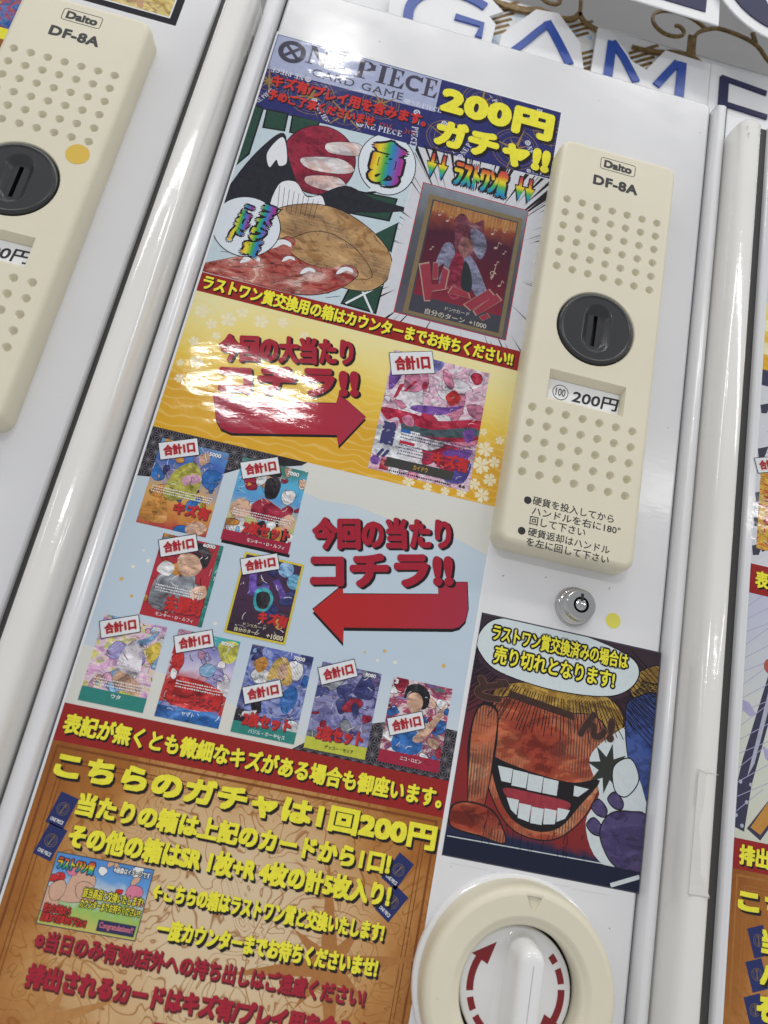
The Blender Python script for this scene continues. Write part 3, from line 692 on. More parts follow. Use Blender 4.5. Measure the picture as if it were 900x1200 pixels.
def main_poster():
    t = thing('poster', 'tall glossy laminated poster of yellow, pale blue and orange sections on the middle machine', 'poster', (-1.1, 0, -22))
    M = MB(); M.box(-11.74, 9.5, -.002, .0, -22.1, 42.98); M.build('laminate_sheet', ink((.76, .78, .8), .02), t)
    X0, X1 = -11.6, 9.42
    # ---- header
    hb = (X0, X1, 36.5, 42.8)
    h = flat('header_band', [([(X0, 36.1), (.3, 36.6), (X1, 36.9), (X1, 42.85), (X0, 42.75)],)], NAVY, 1, t)
    for x, z, r_, s_ in ((-11.2, 38.6, 1.3, 1), (-8.2, 38.4, 1.6, 2), (-3.4, 39.3, 1.3, 3), (-5.6, 37.6, 1.5, 4), (1.6, 38, 1.4, 5), (6.6, 38.6, 1.7, 6), (3.6, 41.8, 1.5, 7), (8.8, 40.9, 1.2, 8)): compass(x, z, r_, ink((.30, .18, .06)), 1.6, h, hb, s_, .6)
    lg = flat('logo_panel', [([(X0 + .05, 39.6), (.42, 39.85), (.4, 42.75), (X0 + .05, 42.7)],)], ink((.38, .42, .60), .12), 2.3, t)
    for x, z, a, k_ in ((-9.8, 39.85, 180, .42), (-.6, 39.9, 0, .4), (-3.2, 36.95, 2, .48), (1.6, 38.1, -60, .4), (-.9, 38.2, -84, .45), (7.7, 38.4, -62, .4), (4.2, 42.3, -60, .4), (-7.4, 37.2, -50, .36), (7.0, 41.9, -130, .4), (3.4, 37.6, 70, .4), (-11.2, 37, 60, .3), (8.6, 36.98, 3, .3)):
        small_logo(x, z, a, k_, ink((.6, .62, .72)), 3.2, h, (X0, X1, 36.6, 42.6))
    LG = ink((.06, .055, .085))
    flat('lettering', [(q_,) for q_ in emblem_o(-10.3, 41.55, 1.02)], LG, 4, lg)
    W_ = serif_word('NEPIECE', [(-9.25, -7.68), (-7.6, -6.42), (-5.75, -4.3), (-4.15, -3.4), (-3.28, -2.15), (-2.12, -.82), (-.76, .3)], 40.98, 42.6)
    flat('lettering', [(q_,) for q_ in W_], LG, 4, lg)
    text('CARD GAME', (-8.58, -2.0, 40.02, 40.68), LG, 4, lg, .002, sp_=1.12)
    text('キズ有/プレイ用を含みます。', (-11.05, -.0, 38.25, 39.35), SCAR, 5, h, .05, shadow=(.06, -.06, KINK, .02), rise=.005)
    text('予めご了承くださいませ', (-11.02, -3.5, 37.1, 38.0), SCAR, 5, h, .05, shadow=(.06, -.06, KINK, .02), rise=.01)
    text('m(__)m', (-3.1, -.5, 37.3, 37.85), ink((.3, .05, .06)), 5, h, .01)
    text('200円', (.6, 9.1, 39.95, 42.4), YEL, 7, h, .075, shadow=(.15, -.15, KINK, .05), sp_=1.08)
    text('ガチャ!!', (.75, 9.22, 37.05, 39.5), YEL, 7, h, .08, shadow=(.15, -.15, KINK, .05), sp_=1.05)
    # ---- comic picture, redrawn as plain shapes
    mb = (X0, -.12, 23.0, 36.4)
    pc = flat('comic_picture', [([(X0, 23.0), (-.35, 23.0), (.1, 36.6), (X0, 36.15)],)], ink((.52, .62, .68), .06), 2, t)
    HATCH_R = ink_swirl([(.20, .02, .02), (.34, .05, .04), (.62, .36, .30), (.70, .62, .60)], 3, 40, 1.2, .35)
    HATCH_T = ink_swirl([(.28, .14, .05), (.42, .25, .11), (.52, .33, .16), (.36, .2, .09)], 6, 30, 1.0, .7)
    HAIR = ink_swirl([(.16, .01, .03), (.30, .02, .05), (.22, .015, .03)], 9, 60, 1, .4)
    FLSH = ink_swirl([(.66, .66, .68), (.60, .45, .42), (.42, .10, .08)], 12, 28, .6, .1)
    BK = ink((.018, .018, .028), .4)
    sh = []
    mats = [KINK, DGREEN, BK, HAIR, FLSH, HATCH_T, HATCH_R, WHITEI, MAROON]
    def blob(pts, mi, l_, o_=.06):
        pts = smooth_pts(pts, 5); cx = sum(p_[0] for p_ in pts) / len(pts); cz = sum(p_[1] for p_ in pts) / len(pts)
        out = []
        for p_ in pts:
            d = Vector((p_[0] - cx, p_[1] - cz)); d.normalize(); out.append((p_[0] + d.x * o_, p_[1] + d.y * o_))
        sh.append((out, 0, l_)); sh.append((pts, mi, l_ + .12))
    def block(pts, mi, l_):
        cx = sum(p_[0] for p_ in pts) / len(pts); cz = sum(p_[1] for p_ in pts) / len(pts)
        sh.append(([(a + math.copysign(.12, a - cx), b_ + math.copysign(.12, b_ - cz)) for a, b_ in pts], 0, l_)); sh.append((pts, mi, l_ + .12))
    block([(-12.2, 36.4), (-11.1, 36.2), (-11.1, 32.5), (-12.2, 30)], 1, 0)
    block([(-10.7, 36.2), (-9.4, 36.3), (-9.3, 35.0), (-10.6, 34.8)], 1, 0)
    block([(-8.95, 36.3), (-7.2, 36.4), (-7.35, 35.1), (-8.8, 35.0)], 1, 0)
    block([(-3.4, 31.7), (-.8, 31.9), (-1.0, 30.2), (-3.5, 30.0)], 1, 0); block([(-1.7, 28.8), (-.4, 30.1), (-.4, 27.9)], 1, 0)
    block([(-2.3, 24.5), (-.4, 25.7), (-.45, 23.2), (-2.6, 23.3)], 1, 0); sh.append((line((-2.4, 23.3), (-.4, 25.3), .14), 7, .3)); sh.append((line((-1.9, 25), (-.6, 23.1), .14), 7, .3))
    blob(circ(-6.5, 33.4, 2.45, 16, 2.75), 3, .4)                                      # red sun
    blob([(-6.2, 34.9), (-4.3, 35.5), (-3.6, 34.9), (-4.4, 34.4), (-6.0, 34.2)], 4, .7, .04)      # cloud bars
    blob([(-7.6, 33.2), (-5.2, 33.9), (-4.0, 33.3), (-5.0, 32.7), (-7.0, 32.5)], 4, .7, .04)
    blob([(-6.9, 31.9), (-5.0, 32.4), (-4.2, 31.7), (-5.4, 31.2), (-6.8, 31.3)], 4, .7, .04)
    blob([(-12.2, 26), (-11.4, 30.2), (-10.3, 33.2), (-9.2, 34.7), (-8.4, 32.8), (-6.6, 30.4), (-4.4, 31.9), (-2.4, 31.5), (.2, 31.4), (-1.9, 30.5), (-3.6, 29.9), (-5, 28), (-8, 26)], 2, 1.0)   # dark mountains
    blob([(-9.9, 32.9), (-9.2, 34.4), (-8.5, 32.6), (-8.9, 32.1), (-9.2, 32.5), (-9.5, 31.8)], 7, 1.3, .03)
    blob([(-8.6, 30.6), (-7.6, 31.2), (-6.6, 30.3), (-5.6, 30.6), (-5.2, 28.6), (-8.4, 28.2)], 7, 1.3, .03)
    blob([(-8.5, 28.4), (-6.9, 29.6), (-4.6, 30.0), (-2.2, 29.2), (-.4, 27.7), (-.1, 26), (-1.2, 24.6), (-3.4, 24.4), (-6.5, 24.9), (-8.2, 26.6)], 5, 1.6)   # sand hills
    blob([(-7.4, 26.0), (-6.0, 27.6), (-4.4, 28.0), (-2.4, 27.2), (-1.2, 25.6), (-3.5, 25.0), (-6.2, 25.0)], 5, 1.85, .05)
    blob([(-12.0, 23.1), (-10.4, 24.3), (-8.6, 25.3), (-7.2, 26.9), (-6.5, 26.7), (-6.6, 25.9), (-5.4, 25.4), (-4.0, 25.5), (-2.8, 26.1), (-2.1, 25.5), (-3.2, 24.1), (-5.0, 23.2), (-8, 22.9)], 6, 2.1)     # red wave
    for x, z, k_ in ((-7.3, 26.3, 1), (-2.9, 25.6, .8), (-8.9, 24.7, .9), (-5.2, 24.9, .7), (-6.6, 25.4, .6)):
        blob([(x - .7 * k_, z - .5 * k_), (x - .5 * k_, z + .1 * k_), (x, z + .4 * k_), (x + .5 * k_, z + .3 * k_), (x + .6 * k_, z), (x + .1 * k_, z + .05 * k_), (x - .3 * k_, z - .3 * k_)], 7, 2.3, .03)
    rd = random.Random(4)
    for j in range(40):
        a = rd.uniform(-8, -1); z = rd.uniform(25, 29); sh.append((line((a, z), (a + rd.uniform(.2, .5), z - rd.uniform(.1, .5)), .025), 0, 2.05))
    for j in range(24):
        a = rd.uniform(-11, -3.4); z = rd.uniform(23.2, 25.0); sh.append((line((a, z), (a + rd.uniform(.4, .9), z + rd.uniform(.1, .4)), .025), 0, 2.2))
    for j in range(9): sh.append((line((-8.5 + j * .34, 30.6 - j * .05), (-8.2 + j * .3, 28.8), .03), 0, 1.5))
    flat('painted_shape', sh, mats, 3, pc, box=mb)
    def bubble(cx, cz, rx, rz, ang, tail, box):
        o_ = T2(circ(0, 0, rx + .06, 40, rz + .06), (cx, cz, ang)); i_ = T2(circ(0, 0, rx, 40, rz), (cx, cz, ang))
        return flat('speech_bubble', [(o_, 0), (tail, 0, .05), (i_, 1, .12), ([(a * .93 + cx * .07, b_ * .93 + cz * .07) for a, b_ in tail], 1, .16)], [KINK, ink((.66, .72, .78), .03)], 6, pc, box=box)
    s1 = bubble(-1.95, 34.5, 1.95, 2.45, 6, [(-2.6, 32.3), (-2.2, 32.0), (-2.9, 31.7)], (X0, .1, 23, 36.6))
    s2 = bubble(-9.8, 26.95, 2.15, 2.2, 10, [(-8.2, 28.1), (-8.7, 28.7), (-7.9, 28.9)], mb)
    text('今\n回\nの', (-3.2, -.75, 32.75, 36.35), rainbow_side(), 9, pc, .075, outline=(.19, KINK), ls=.8, T=None)
    text('ラ\nス\nト\nワ\nン\n賞', (0, 1.1, 0, 4.0), rainbow_side(), 9, pc, .08, outline=(.15, KINK), ls=.72, T=(-9.75, 25.0, -8))
    text('こ\nれ\nだ\n!', (0, .85, 0, 3.0), rainbow_side(), 9, pc, .08, outline=(.14, KINK), ls=.72, T=(-10.75, 25.6, -8))
    # ---- sunburst with prize card
    sb = (-.3, X1, 23.0, 36.8)
    su = flat('sunburst_picture', [([(-.32, 23.0), (X1, 23.0), (X1, 36.85), (.13, 36.6)],)], ink((.60, .61, .66), .05), 2.2, t)
    P = []; rd = random.Random(11); cx, cz = 4.5, 28.8
    for j in range(120):
        a = rd.uniform(0, 6.283); w_ = rd.uniform(.006, .032); r0 = rd.uniform(4.0, 6.6); r1 = 12
        c_ = math.cos(a); s_ = math.sin(a)
        k_ = rd.choice((0, 0, 1))
        P.append(([(cx + r0 * c_, cz + r0 * s_ * 1.25), (cx + r1 * math.cos(a + w_), cz + r1 * math.sin(a + w_) * 1.25), (cx + r1 * math.cos(a - w_), cz + r1 * math.sin(a - w_) * 1.25)], 0))
        if k_: P.append(([(cx + r0 * c_ * 1.05, cz + r0 * s_ * 1.3), (cx + r1 * math.cos(a + .05), cz + r1 * math.sin(a + .05) * 1.25), (cx + r1 * math.cos(a + .04), cz + r1 * math.sin(a + .04) * 1.25)], 0))
    for j_, q_ in enumerate(P): flat('sun_ray', [q_], KINK, 3 + j_ * .004, su, box=sb)
    text('ラストワン賞', (2.7, 6.45, 34.15, 36.55), rainbow(), 7, su, .07, outline=(.17, KINK), sp_=.92)
    for x in (.78, 1.55, 7.15, 7.85):
        P = [(x + .18, 36.4), (x + .36, 36.4), (x + .38, 35.6), (x + .6, 35.6), (x + .27, 34.35), (x - .05, 35.6), (x + .16, 35.6)]
        flat('down_arrow', [([(a + math.copysign(.09, a - x - .27), b_ + math.copysign(.1, b_ - 35.5)) for a, b_ in P], 0), (P, 1, .4)], [KINK, rainbow()], 7, su)
    cd = flat('prize_card', [(rect(.72, 8.3, 23.55, 33.85),)], ink((.42, .03, .05)), 5, t)
    sheet('card_sleeve', .78, 8.24, 23.61, 33.79, ink_ramp([(0, (.10, .09, .12)), (.25, (.07, .07, .09)), (.7, (.09, .10, .12)), (1, (.22, .24, .28))], 2, 'ink_sleeve', wob=.15), 5.4, cd)
    flat('card_border', [(rect(1.3, 8.0, 23.7, 33.05), 0), (rect(1.62, 7.72, 23.95, 32.7), 1, .4)], [ink((.20, .15, .08)), ink((.05, .05, .07))], 6, cd)
    art = (1.72, 7.65, 25.2, 32.6)
    sheet('artwork', *art, ink_ramp([(0, (.20, .02, .04)), (.35, (.09, .012, .025)), (.7, (.06, .012, .03)), (.86, (.22, .05, .03)), (.92, (.36, .16, .05)), (1, (.30, .12, .05))], 2, 'ink_red_stage', wob=.12, fine=80), 7, cd)
    P = []; rd = random.Random(3)
    for j in range(60): x = rd.uniform(art[0], art[1]); P.append((line((x, 32.6), (x, 32.6 - rd.uniform(.3, 1.0)), .05), 0))
    def note(x, z, k_): return [(q_, 1) for q_ in (T2(circ(0, 0, .1 * k_, 8, .07 * k_), (x, z, 20)), line((x + .09 * k_, z), (x + .12 * k_, z + .4 * k_), .03), line((x + .12 * k_, z + .4 * k_), (x + .27 * k_, z + .3 * k_), .05))]
    flat('curtain_print', P, [ink((.42, .22, .08))], 8, cd); NT = ink((.45, .33, .28))
    for x, z, k_ in ((2.3, 31.6, 1), (2.9, 31.3, 1.1), (6.1, 31.2, 1.1), (6.5, 30.2, 1.3), (6.7, 28.9, .8), (6.6, 27.9, 1.0), (7.2, 27.4, 1.1), (2.4, 25.8, 1.2), (3.0, 29.0, .7), (6.9, 31.6, .8), (2.2, 28.8, .7), (7.1, 29.9, .7)): flat('music_note', [(q_[0],) for q_ in note(x, z, k_)], NT, 8.1, cd)
    P = [(q_,) for q_ in arc(6.65, 28.2, .18, 0, 300, .05, 10) + [line((6.6, 27.7), (6.75, 28.8), .05)]]
    flat('music_note', P, NT, 8.1, cd)
    sg = []
    def sb_(pts, mi, l_): pts = smooth_pts(pts, 4); sg.append((pts, mi, l_))
    sb_([(3.4, 31.6), (3.9, 32.2), (4.6, 31.6), (5.3, 32.1), (5.5, 31.4), (5.8, 30.2), (5.4, 28.9), (4.5, 28.4), (3.8, 29.3), (3.6, 30.4)], 0, 0)
    sb_([(4.6, 31.2), (5.5, 31.0), (5.9, 30.0), (5.6, 29.0), (4.9, 29.9)], 1, .2)
    sb_([(3.0, 29.4), (3.6, 29.6), (4.0, 28.5), (4.3, 26.6), (3.2, 26.4), (3.3, 28), (2.7, 27.4)], 1, .3)
    sb_([(4.6, 29.2), (5.4, 28.6), (6.6, 26.4), (6.4, 25.6), (5.0, 27.2), (4.6, 28)], 1, .3)
    sb_([(3.9, 29.0), (4.5, 28.8), (4.9, 26.4), (4.3, 25.5), (3.6, 26.6)], 2, .5); sb_([(4.6, 28.6), (5.2, 27.8), (5.4, 26.5), (4.7, 26.6)], 3, .6)
    sb_([(4.2, 30.4), (4.9, 30.2), (5.0, 29.4), (4.5, 28.8), (4.0, 29.5)], 4, .8)
    flat('painted_shape', sg, [paint(ink((.16, .035, .06)), 7), paint(ink((.20, .20, .30)), 7), paint(ink((.24, .02, .05)), 7), ink((.02, .025, .03)), paint(ink((.26, .11, .11)), 7)], 9, cd, box=art)
    RG = ink((.27, .035, .055)); RO = ink((.38, .24, .2))
    kb = []
    for pts in ([(1.62, 27.5), (2.3, 27.85), (2.75, 26.2), (3.35, 26.4), (3.3, 27.8), (3.75, 27.6), (3.75, 26.1), (2.9, 25.7), (2.9, 24.95), (2.5, 24.85)], [(2.55, 27.9), (2.9, 27.95), (3.1, 26.7), (2.75, 26.6)],
                [(5.05, 25.35), (5.6, 25.0), (7.1, 26.6), (6.6, 27.0)], [(5.75, 25.05), (6.05, 24.75), (7.6, 26.4), (7.15, 26.8)], [(6.25, 24.75), (6.55, 24.5), (7.0, 24.95), (6.75, 25.2)], [(3.9, 25.9), (4.1, 26.5), (5.3, 26.3), (5.5, 25.9)]):
        cx = sum(p_[0] for p_ in pts) / len(pts); cz = sum(p_[1] for p_ in pts) / len(pts)
        kb.append((pts, 1)); kb.append(([(cx + (a - cx) * .9, cz + (b_ - cz) * .93) for a, b_ in pts], 0, .3))
    flat('bold_stroke', kb, [RG, RO], 11, cd)
    text('ドン!!カード', (3.95, 5.6, 24.6, 24.88), ink((.5, .48, .42)), 9, cd, .01)
    text('自分のターン  +1000', (2.7, 6.85, 23.98, 24.42), ink((.5, .46, .38)), 9, cd, .018)
    # ---- red band
    rb = flat('red_band', [([(X0, 21.6), (X1, 21.62), (X1, 23.05), (X0, 22.95)],)], BRICK, 4, t)
    text('ラストワン賞交換用の箱はカウンターまでお持ちください!!', (-11.35, 8.98, 21.78, 22.88), YEL, 7, rb, .045, shadow=(.08, -.08, KINK, .01))
    # ---- gold panel
    gp = sheet('gold_panel', X0, X1, 12.28, 21.62, GOLDP, 3, t)
    rd = random.Random(8); sp_ = [(-10.9, 20.3, .5, 10), (-10.1, 19.6, .38, 40), (-9.2, 20.2, .55, 20), (-9.6, 18.9, .3, 0), (-8.5, 20.9, .4, 33), (-10.8, 18.2, .35, 50), (-7.2, 20.6, .5, 12), (-5.9, 20.9, .4, 70), (-10.3, 16.9, .45, 15), (-11.0, 15.6, .3, 60), (-9.5, 15.8, .3, 5), (-11.2, 16.6, .25, 30), (8.2, 15.8, .55, 10), (8.9, 15.1, .4, 30), (8.1, 14.7, .6, 50), (8.8, 13.9, .45, 0), (7.9, 13.4, .4, 20), (8.5, 12.8, .5, 44), (7.2, 12.7, .35, 10), (9.0, 16.6, .3, 20), (7.9, 16.9, .25, 0), (6.2, 12.5, .3, 20), (3.9, 12.6, .4, 60), (5.1, 12.5, .3, 33), (-4.4, 20.4, .3, 0)]
    blossoms((X0, X1, 12.28, 21.6), sp_, ink((.82, .74, .50)), 4, gp)
    HA = 13.0
    def heading(parent, l1, l2, o1, o2, w1, w2, hh, lay):
        for s_, o_, w_ in ((l1, o1, w1), (l2, o2, w2)):
            text(s_, (0, w_, 0, hh), RED, lay, parent, .06, T=(o_[0], o_[1], HA), shadow=(.13, -.1, KINK, .02))
    heading(gp, '今回の大当たり', 'コチラ!!', (-9.05, 17.25), (-8.55, 15.2), 8.3, 8.6, 1.95, 9)
    A = [(-8.75, 15.1), (-8.2, 13.6), (-7.75, 13.1), (-7.1, 12.98), (-.98, 14.42), (-.72, 13.75), (.5, 15.98), (-1.45, 17.1), (-1.48, 16.42), (-7.5, 15.02), (-7.6, 15.35)]
    A[0] = (-8.8, 15.15)
    flat('arrow_print', [([(a + .05, b_ - .16) for a, b_ in A], 0), ([(a + .0, b_ + .04) for a, b_ in A], 0, .1), (A, 1, .4)], [KINK, ink_ramp([(0, (.30, .015, .05)), (.5, (.42, .02, .04)), (1, (.36, .03, .06))], 0, 'ink_red_fade')], 5, gp)
    cdb = (1.3, 7.64, 12.82, 20.95)
    PUR = ink((.18, .07, .35)); PNK = ink((.62, .22, .34)); CRM = ink((.45, .02, .06)); WP = ink((.74, .70, .76)); NB = ink((.05, .05, .16)); TL = ink((.07, .12, .14))
    big = picture(t, cdb, ink_swirl([(.7, .68, .74), (.74, .72, .76), (.6, .3, .42), (.7, .6, .68), (.35, .08, .16), (.72, .7, .74)], 2, 42, 2.6, .25), [WP, PNK, WP, CRM], 77, 20, 5, 'large_card_picture',
                  pieces=[(smooth_pts([(1.3, 16.9), (1.8, 16.2), (2.4, 16.5), (3.0, 15.9), (5.2, 15.6), (7.64, 16.3), (7.64, 17.6), (5, 16.9), (3, 17.0)]), CRM), (smooth_pts([(2.9, 16.3), (4.6, 16.2), (7.2, 17.0), (7.6, 16.5), (5.0, 15.8), (3.0, 15.7)]), TL), (smooth_pts([(3.2, 17.2), (5, 17.3), (6.4, 18.3), (5.2, 17.9), (3.4, 17.6)]), PUR),
                          (smooth_pts([(6.6, 16.5), (7.1, 16.9), (7.4, 16.4), (7.0, 15.9)]), PUR), (smooth_pts([(5.1, 18.6), (5.6, 19.2), (6.1, 18.7), (5.6, 18.1)]), SCAR), (smooth_pts([(1.4, 20.0), (2.2, 20.2), (2.0, 18.9), (1.5, 18.2)]), PUR), (smooth_pts([(3.2, 20.9), (4.6, 20.9), (4.2, 20.1), (3.6, 20.4)]), ink((.2, .2, .5))),
                          ([(2.4, 18.3), (2.6, 18.3), (3.2, 19.2), (3.0, 19.2)], CRM), ([(1.9, 17.7), (2.1, 17.8), (2.4, 18.8), (2.1, 18.7)], CRM), (rect(1.3, 4.0, 13.8, 15.8), WHITEI), (smooth_pts([(6.0, 13.2), (7.2, 13.3), (7.5, 14.6), (6.8, 14.2)]), ink((.08, .07, .32))), (smooth_pts([(5.6, 15.0), (7.4, 15.5), (7.0, 14.7), (6.2, 14.5)]), PUR),
                          (rect(1.95, 2.5, 12.95, 13.6), MAROON), (circ(1.62, 13.45, .32, 6), PUR), (smooth_pts([(3.4, 14.6), (4.2, 14.9), (4.4, 14.1), (3.6, 13.8)]), WP)])
    flat('name_band', [([(2.3, 13.82), (6.55, 13.86), (6.45, 13.25), (2.2, 13.22)],)], ink((.05, .05, .045)), 10, big)
    text('カイドウ', (4.0, 4.9, 13.38, 13.7), GOLDI, 11, big, .02)
    tiny(big, 2.85, 7.4, 15.62, 3, ink((.06, .05, .1)), 10, 4, .1, .2); tiny(big, 2.85, 4.9, 14.75, 4, ink((.06, .05, .1)), 10, 5, .09, .2); tiny(big, 2.6, 6.5, 12.95, 1, KINK, 10, 6, .12)
    flat('keyword_box', [(rect(2.78, 3.4, 15.6, 15.82), 0), (rect(2.85, 3.8, 14.86, 15.06), 1)], [ink((.03, .12, .42)), CRM], 11, big)
    text('残\n酷', (1.62, 2.5, 14.55, 16.1), NB, 11, big, .06, ls=.85); text('//', (1.6, 2.4, 13.75, 14.25), NB, 11, big, .07)
    text('66', (6.95, 7.38, 12.95, 13.16), KINK, 11, big, .03)
    red_note(big, 'キズ有', (5.05, 7.35, 13.95, 14.95), 0, 12)
    count_tag(big, (1.5, 19.2), 2.75, 1.5, 17.5, 14)
    # ---- pale panel
    bp = sheet('pale_blue_panel', X0, X1, -3.72, 12.28, PALE, 3, t); bx = (X0, X1, -3.7, 12.26)
    for cw in (([(-2.5, 12.28), (X1, 12.28), (X1, 9.2), (7.5, 9.75), (5.4, 10.1), (3.6, 9.9), (1.2, 10.35), (-1.0, 10.2), (-2.3, 10.5)],), ([(X0, -3.72), (4.5, -3.72), (1, -3.0), (-4, -1.9), (-8.6, -1.0), (X0, -.62)],)): flat('cream_wave', [cw], CREAMP, 3.5, bp, box=bx)
    for poly in ([(X0, 12.28), (-2.3, 12.28), (-2.6, 12.0), (-6.1, 10.9), (-8.2, 9.6), (X0, 9.15)], [(X1, -1.05), (X1, -3.72), (.6, -3.72), (2.6, -2.2), (6.5, -1.0)]):
        flat('black_corner', [(poly,)], DKP, 4, bp); starry(bx, poly, ASH, 4.5, bp)
    rd = random.Random(21); P = []
    for x, z in ((-10.0, 5.0), (-10.3, 4.0), (-9.6, 4.5), (-10.7, 3.2), (-9.9, 2.4), (-3.6, 9.0), (3.2, 8.9), (3.4, 2.1), (8.0, 2.3), (4.2, 1.8), (4.5, 2.4), (5.2, 1.9), (-5.1, 1.9), (-5.3, 9.6), (-1.4, 1.9)):
        P.append((circ(x, z, rd.uniform(.06, .13), 8), rd.choice((0, 1))))
    flat('gold_fleck', P, [ink((.62, .42, .14)), ink((.76, .76, .66))], 4.6, bp)
    heading(bp, '今回の当たり', 'コチラ!!', (-.82, 7.15), (-.45, 4.98), 8.3, 8.45, 2.0, 9)
    A = [(.0, 3.8), (1.38, 5.55), (1.5, 5.05), (6.95, 6.25), (6.8, 6.95), (8.5, 7.32), (8.84, 5.75), (8.8, 5.1), (8.5, 4.65), (8.1, 4.45), (1.95, 3.2), (2.1, 2.35)]
    flat('arrow_print', [([(a + .03, b_ - .18) for a, b_ in A], 0), ([(a + math.copysign(.04, a - 5), b_ + .04) for a, b_ in A], 0, .1), (A, 1, .4)], [KINK, ink_ramp([(0, (.45, .02, .02)), (.5, (.42, .025, .03)), (1, (.36, .03, .06))], 0, 'ink_red_fade')], 5, bp)
    TEAL = ink((.03, .22, .19)); BLU = ink((.03, .15, .45)); YG = ink((.50, .52, .06)); RB = ink((.33, .02, .05)); ORG = ink((.62, .28, .06)); LB = ink((.25, .45, .7)); SK = ink((.64, .40, .28)); PK2 = ink((.66, .36, .5)); LV = ink((.35, .32, .6)); GR = ink((.25, .27, .30))
    DB = ink((.04, .05, .18))
    def sw(*c, seed, sc=50): return ink_swirl(list(c), seed, sc, 2.4)
    C1 = picture(t, (-10.88, -6.88, 6.48, 11.7), ink_ramp([(0, (.40, .06, .05)), (.12, (.55, .2, .05)), (.4, (.62, .36, .1)), (.55, (.3, .3, .4)), (.75, (.05, .12, .42)), (1, (.12, .3, .6))], 2, 'ink_night', wob=.22), [YG, LV, ORG, BLU, DB, SK], 31, 16, 5,
                 pieces=[(smooth_pts([(-9.9, 8.6), (-9.7, 9.8), (-9.1, 10.5), (-8.5, 10.6), (-8.0, 9.7), (-8.2, 8.7), (-8.9, 8.3), (-9.5, 8.2)]), ink((.45, .42, .08))), (smooth_pts([(-9.1, 9.6), (-8.4, 10.0), (-8.0, 9.7), (-8.8, 9.2)]), PK2), (smooth_pts([(-8.5, 11.2), (-8.0, 11.4), (-7.9, 10.9), (-8.3, 10.6)]), SK), (smooth_pts([(-8.1, 6.9), (-7.5, 7.3), (-6.95, 7.0), (-7.3, 6.5), (-8.0, 6.5)]), SK), (smooth_pts([(-10.9, 7.0), (-10.3, 8.2), (-9.6, 8.0), (-9.3, 6.9), (-10.1, 6.7)]), ORG)])
    text('5000', (-8.0, -7.3, 11.28, 11.52), WINK, 10, C1, .03); red_note(C1, 'キズ有', (-9.1, -7.0, 7.45, 8.2), 0, 12); tiny(C1, -10.6, -7.1, 8.75, 3, WINK, 9.6, 1, .07, .15)
    count_tag(C1, (-10.6, 10.38), 2.2, 1.02, 22, 14)
    C2 = picture(t, (-6.06, -2.1, 6.6, 11.7), ink_ramp([(0, (.3, .02, .03)), (.15, (.35, .4, .08)), (.35, (.55, .5, .25)), (.55, (.1, .3, .6)), (.8, (.1, .42, .65)), (1, (.05, .2, .15))], 2, 'ink_jungle', wob=.25), [SK, RB, LB, WINK, DKP, ORG], 52, 16, 5, band=RB, bandh=.62,
                 pieces=[(smooth_pts([(-4.9, 8.9), (-4.3, 9.5), (-3.6, 9.3), (-2.9, 8.9), (-3.2, 8.4), (-4.0, 8.2), (-4.8, 8.4)]), RB), (smooth_pts([(-6.0, 8.5), (-5.6, 9.2), (-4.9, 9.0), (-4.9, 8.3), (-5.6, 8.0)]), SK), (smooth_pts([(-3.1, 8.3), (-2.6, 8.9), (-2.2, 8.6), (-2.3, 8.0), (-2.8, 7.9)]), SK), (smooth_pts([(-4.4, 10.6), (-3.9, 10.9), (-3.5, 10.6), (-3.6, 9.7), (-4.2, 9.6)]), DKP)])
    text('7000', (-3.3, -2.6, 11.25, 11.5), WINK, 10, C2, .03); red_note(C2, '2枚セット', (-5.0, -2.25, 7.2, 8.0), 2, 12); text('モンキー・D・ルフィ', (-4.6, -2.4, 6.78, 7.0), WINK, 11, C2, .01); tiny(C2, -5.8, -2.4, 8.5, 3, WINK, 9.6, 2, .07, .15)
    flat('card_back', [(rect(-5.98, -2.0, 6.42, 6.6),)], KINK, 4.8, C2)
    count_tag(C2, (-5.73, 10.38), 2.2, 1.0, 23, 14)
    C3 = picture(t, (-9.22, -5.76, 1.53, 6.22), ink_ramp([(0, (.40, .03, .04)), (.4, (.42, .03, .05)), (1, (.35, .04, .05))], 2, 'ink_red_card', wob=.2), [RB, GR, SCAR, ORG], 63, 9, 5,
                 pieces=[(smooth_pts([(-8.9, 2.2), (-8.8, 3.9), (-7.6, 4.0), (-6.6, 3.7), (-6.4, 2.6), (-7.4, 2.0)]), GR), (smooth_pts([(-8.0, 4.6), (-7.9, 5.4), (-7.1, 5.6), (-6.6, 5.1), (-6.8, 4.3), (-7.5, 4.1)]), SK), (smooth_pts([(-8.1, 5.2), (-7.9, 5.9), (-6.9, 6.1), (-6.3, 5.5), (-6.5, 4.7), (-7.0, 5.3), (-7.7, 5.4)]), DKP), (rect(-5.98, -5.76, 1.53, 6.22), TEAL), (smooth_pts([(-9.0, 4.1), (-8.7, 4.7), (-8.1, 4.5), (-8.3, 3.9)]), WINK), (smooth_pts([(-6.9, 3.4), (-6.2, 3.8), (-6.0, 3.2), (-6.6, 2.9)]), SK)])
    text('6000', (-6.9, -6.2, 5.95, 6.15), WINK, 10, C3, .03); red_note(C3, '未開封', (-8.05, -5.95, 1.95, 2.95), 3, 12); tiny(C3, -8.8, -6.2, 3.3, 3, WINK, 9.6, 3, .07, .15); text('モンキー・D・ルフィ', (-8.4, -6.3, 1.66, 1.86), WINK, 11, C3, .01)
    count_tag(C3, (-8.98, 4.86), 2.05, .96, 23, 14)
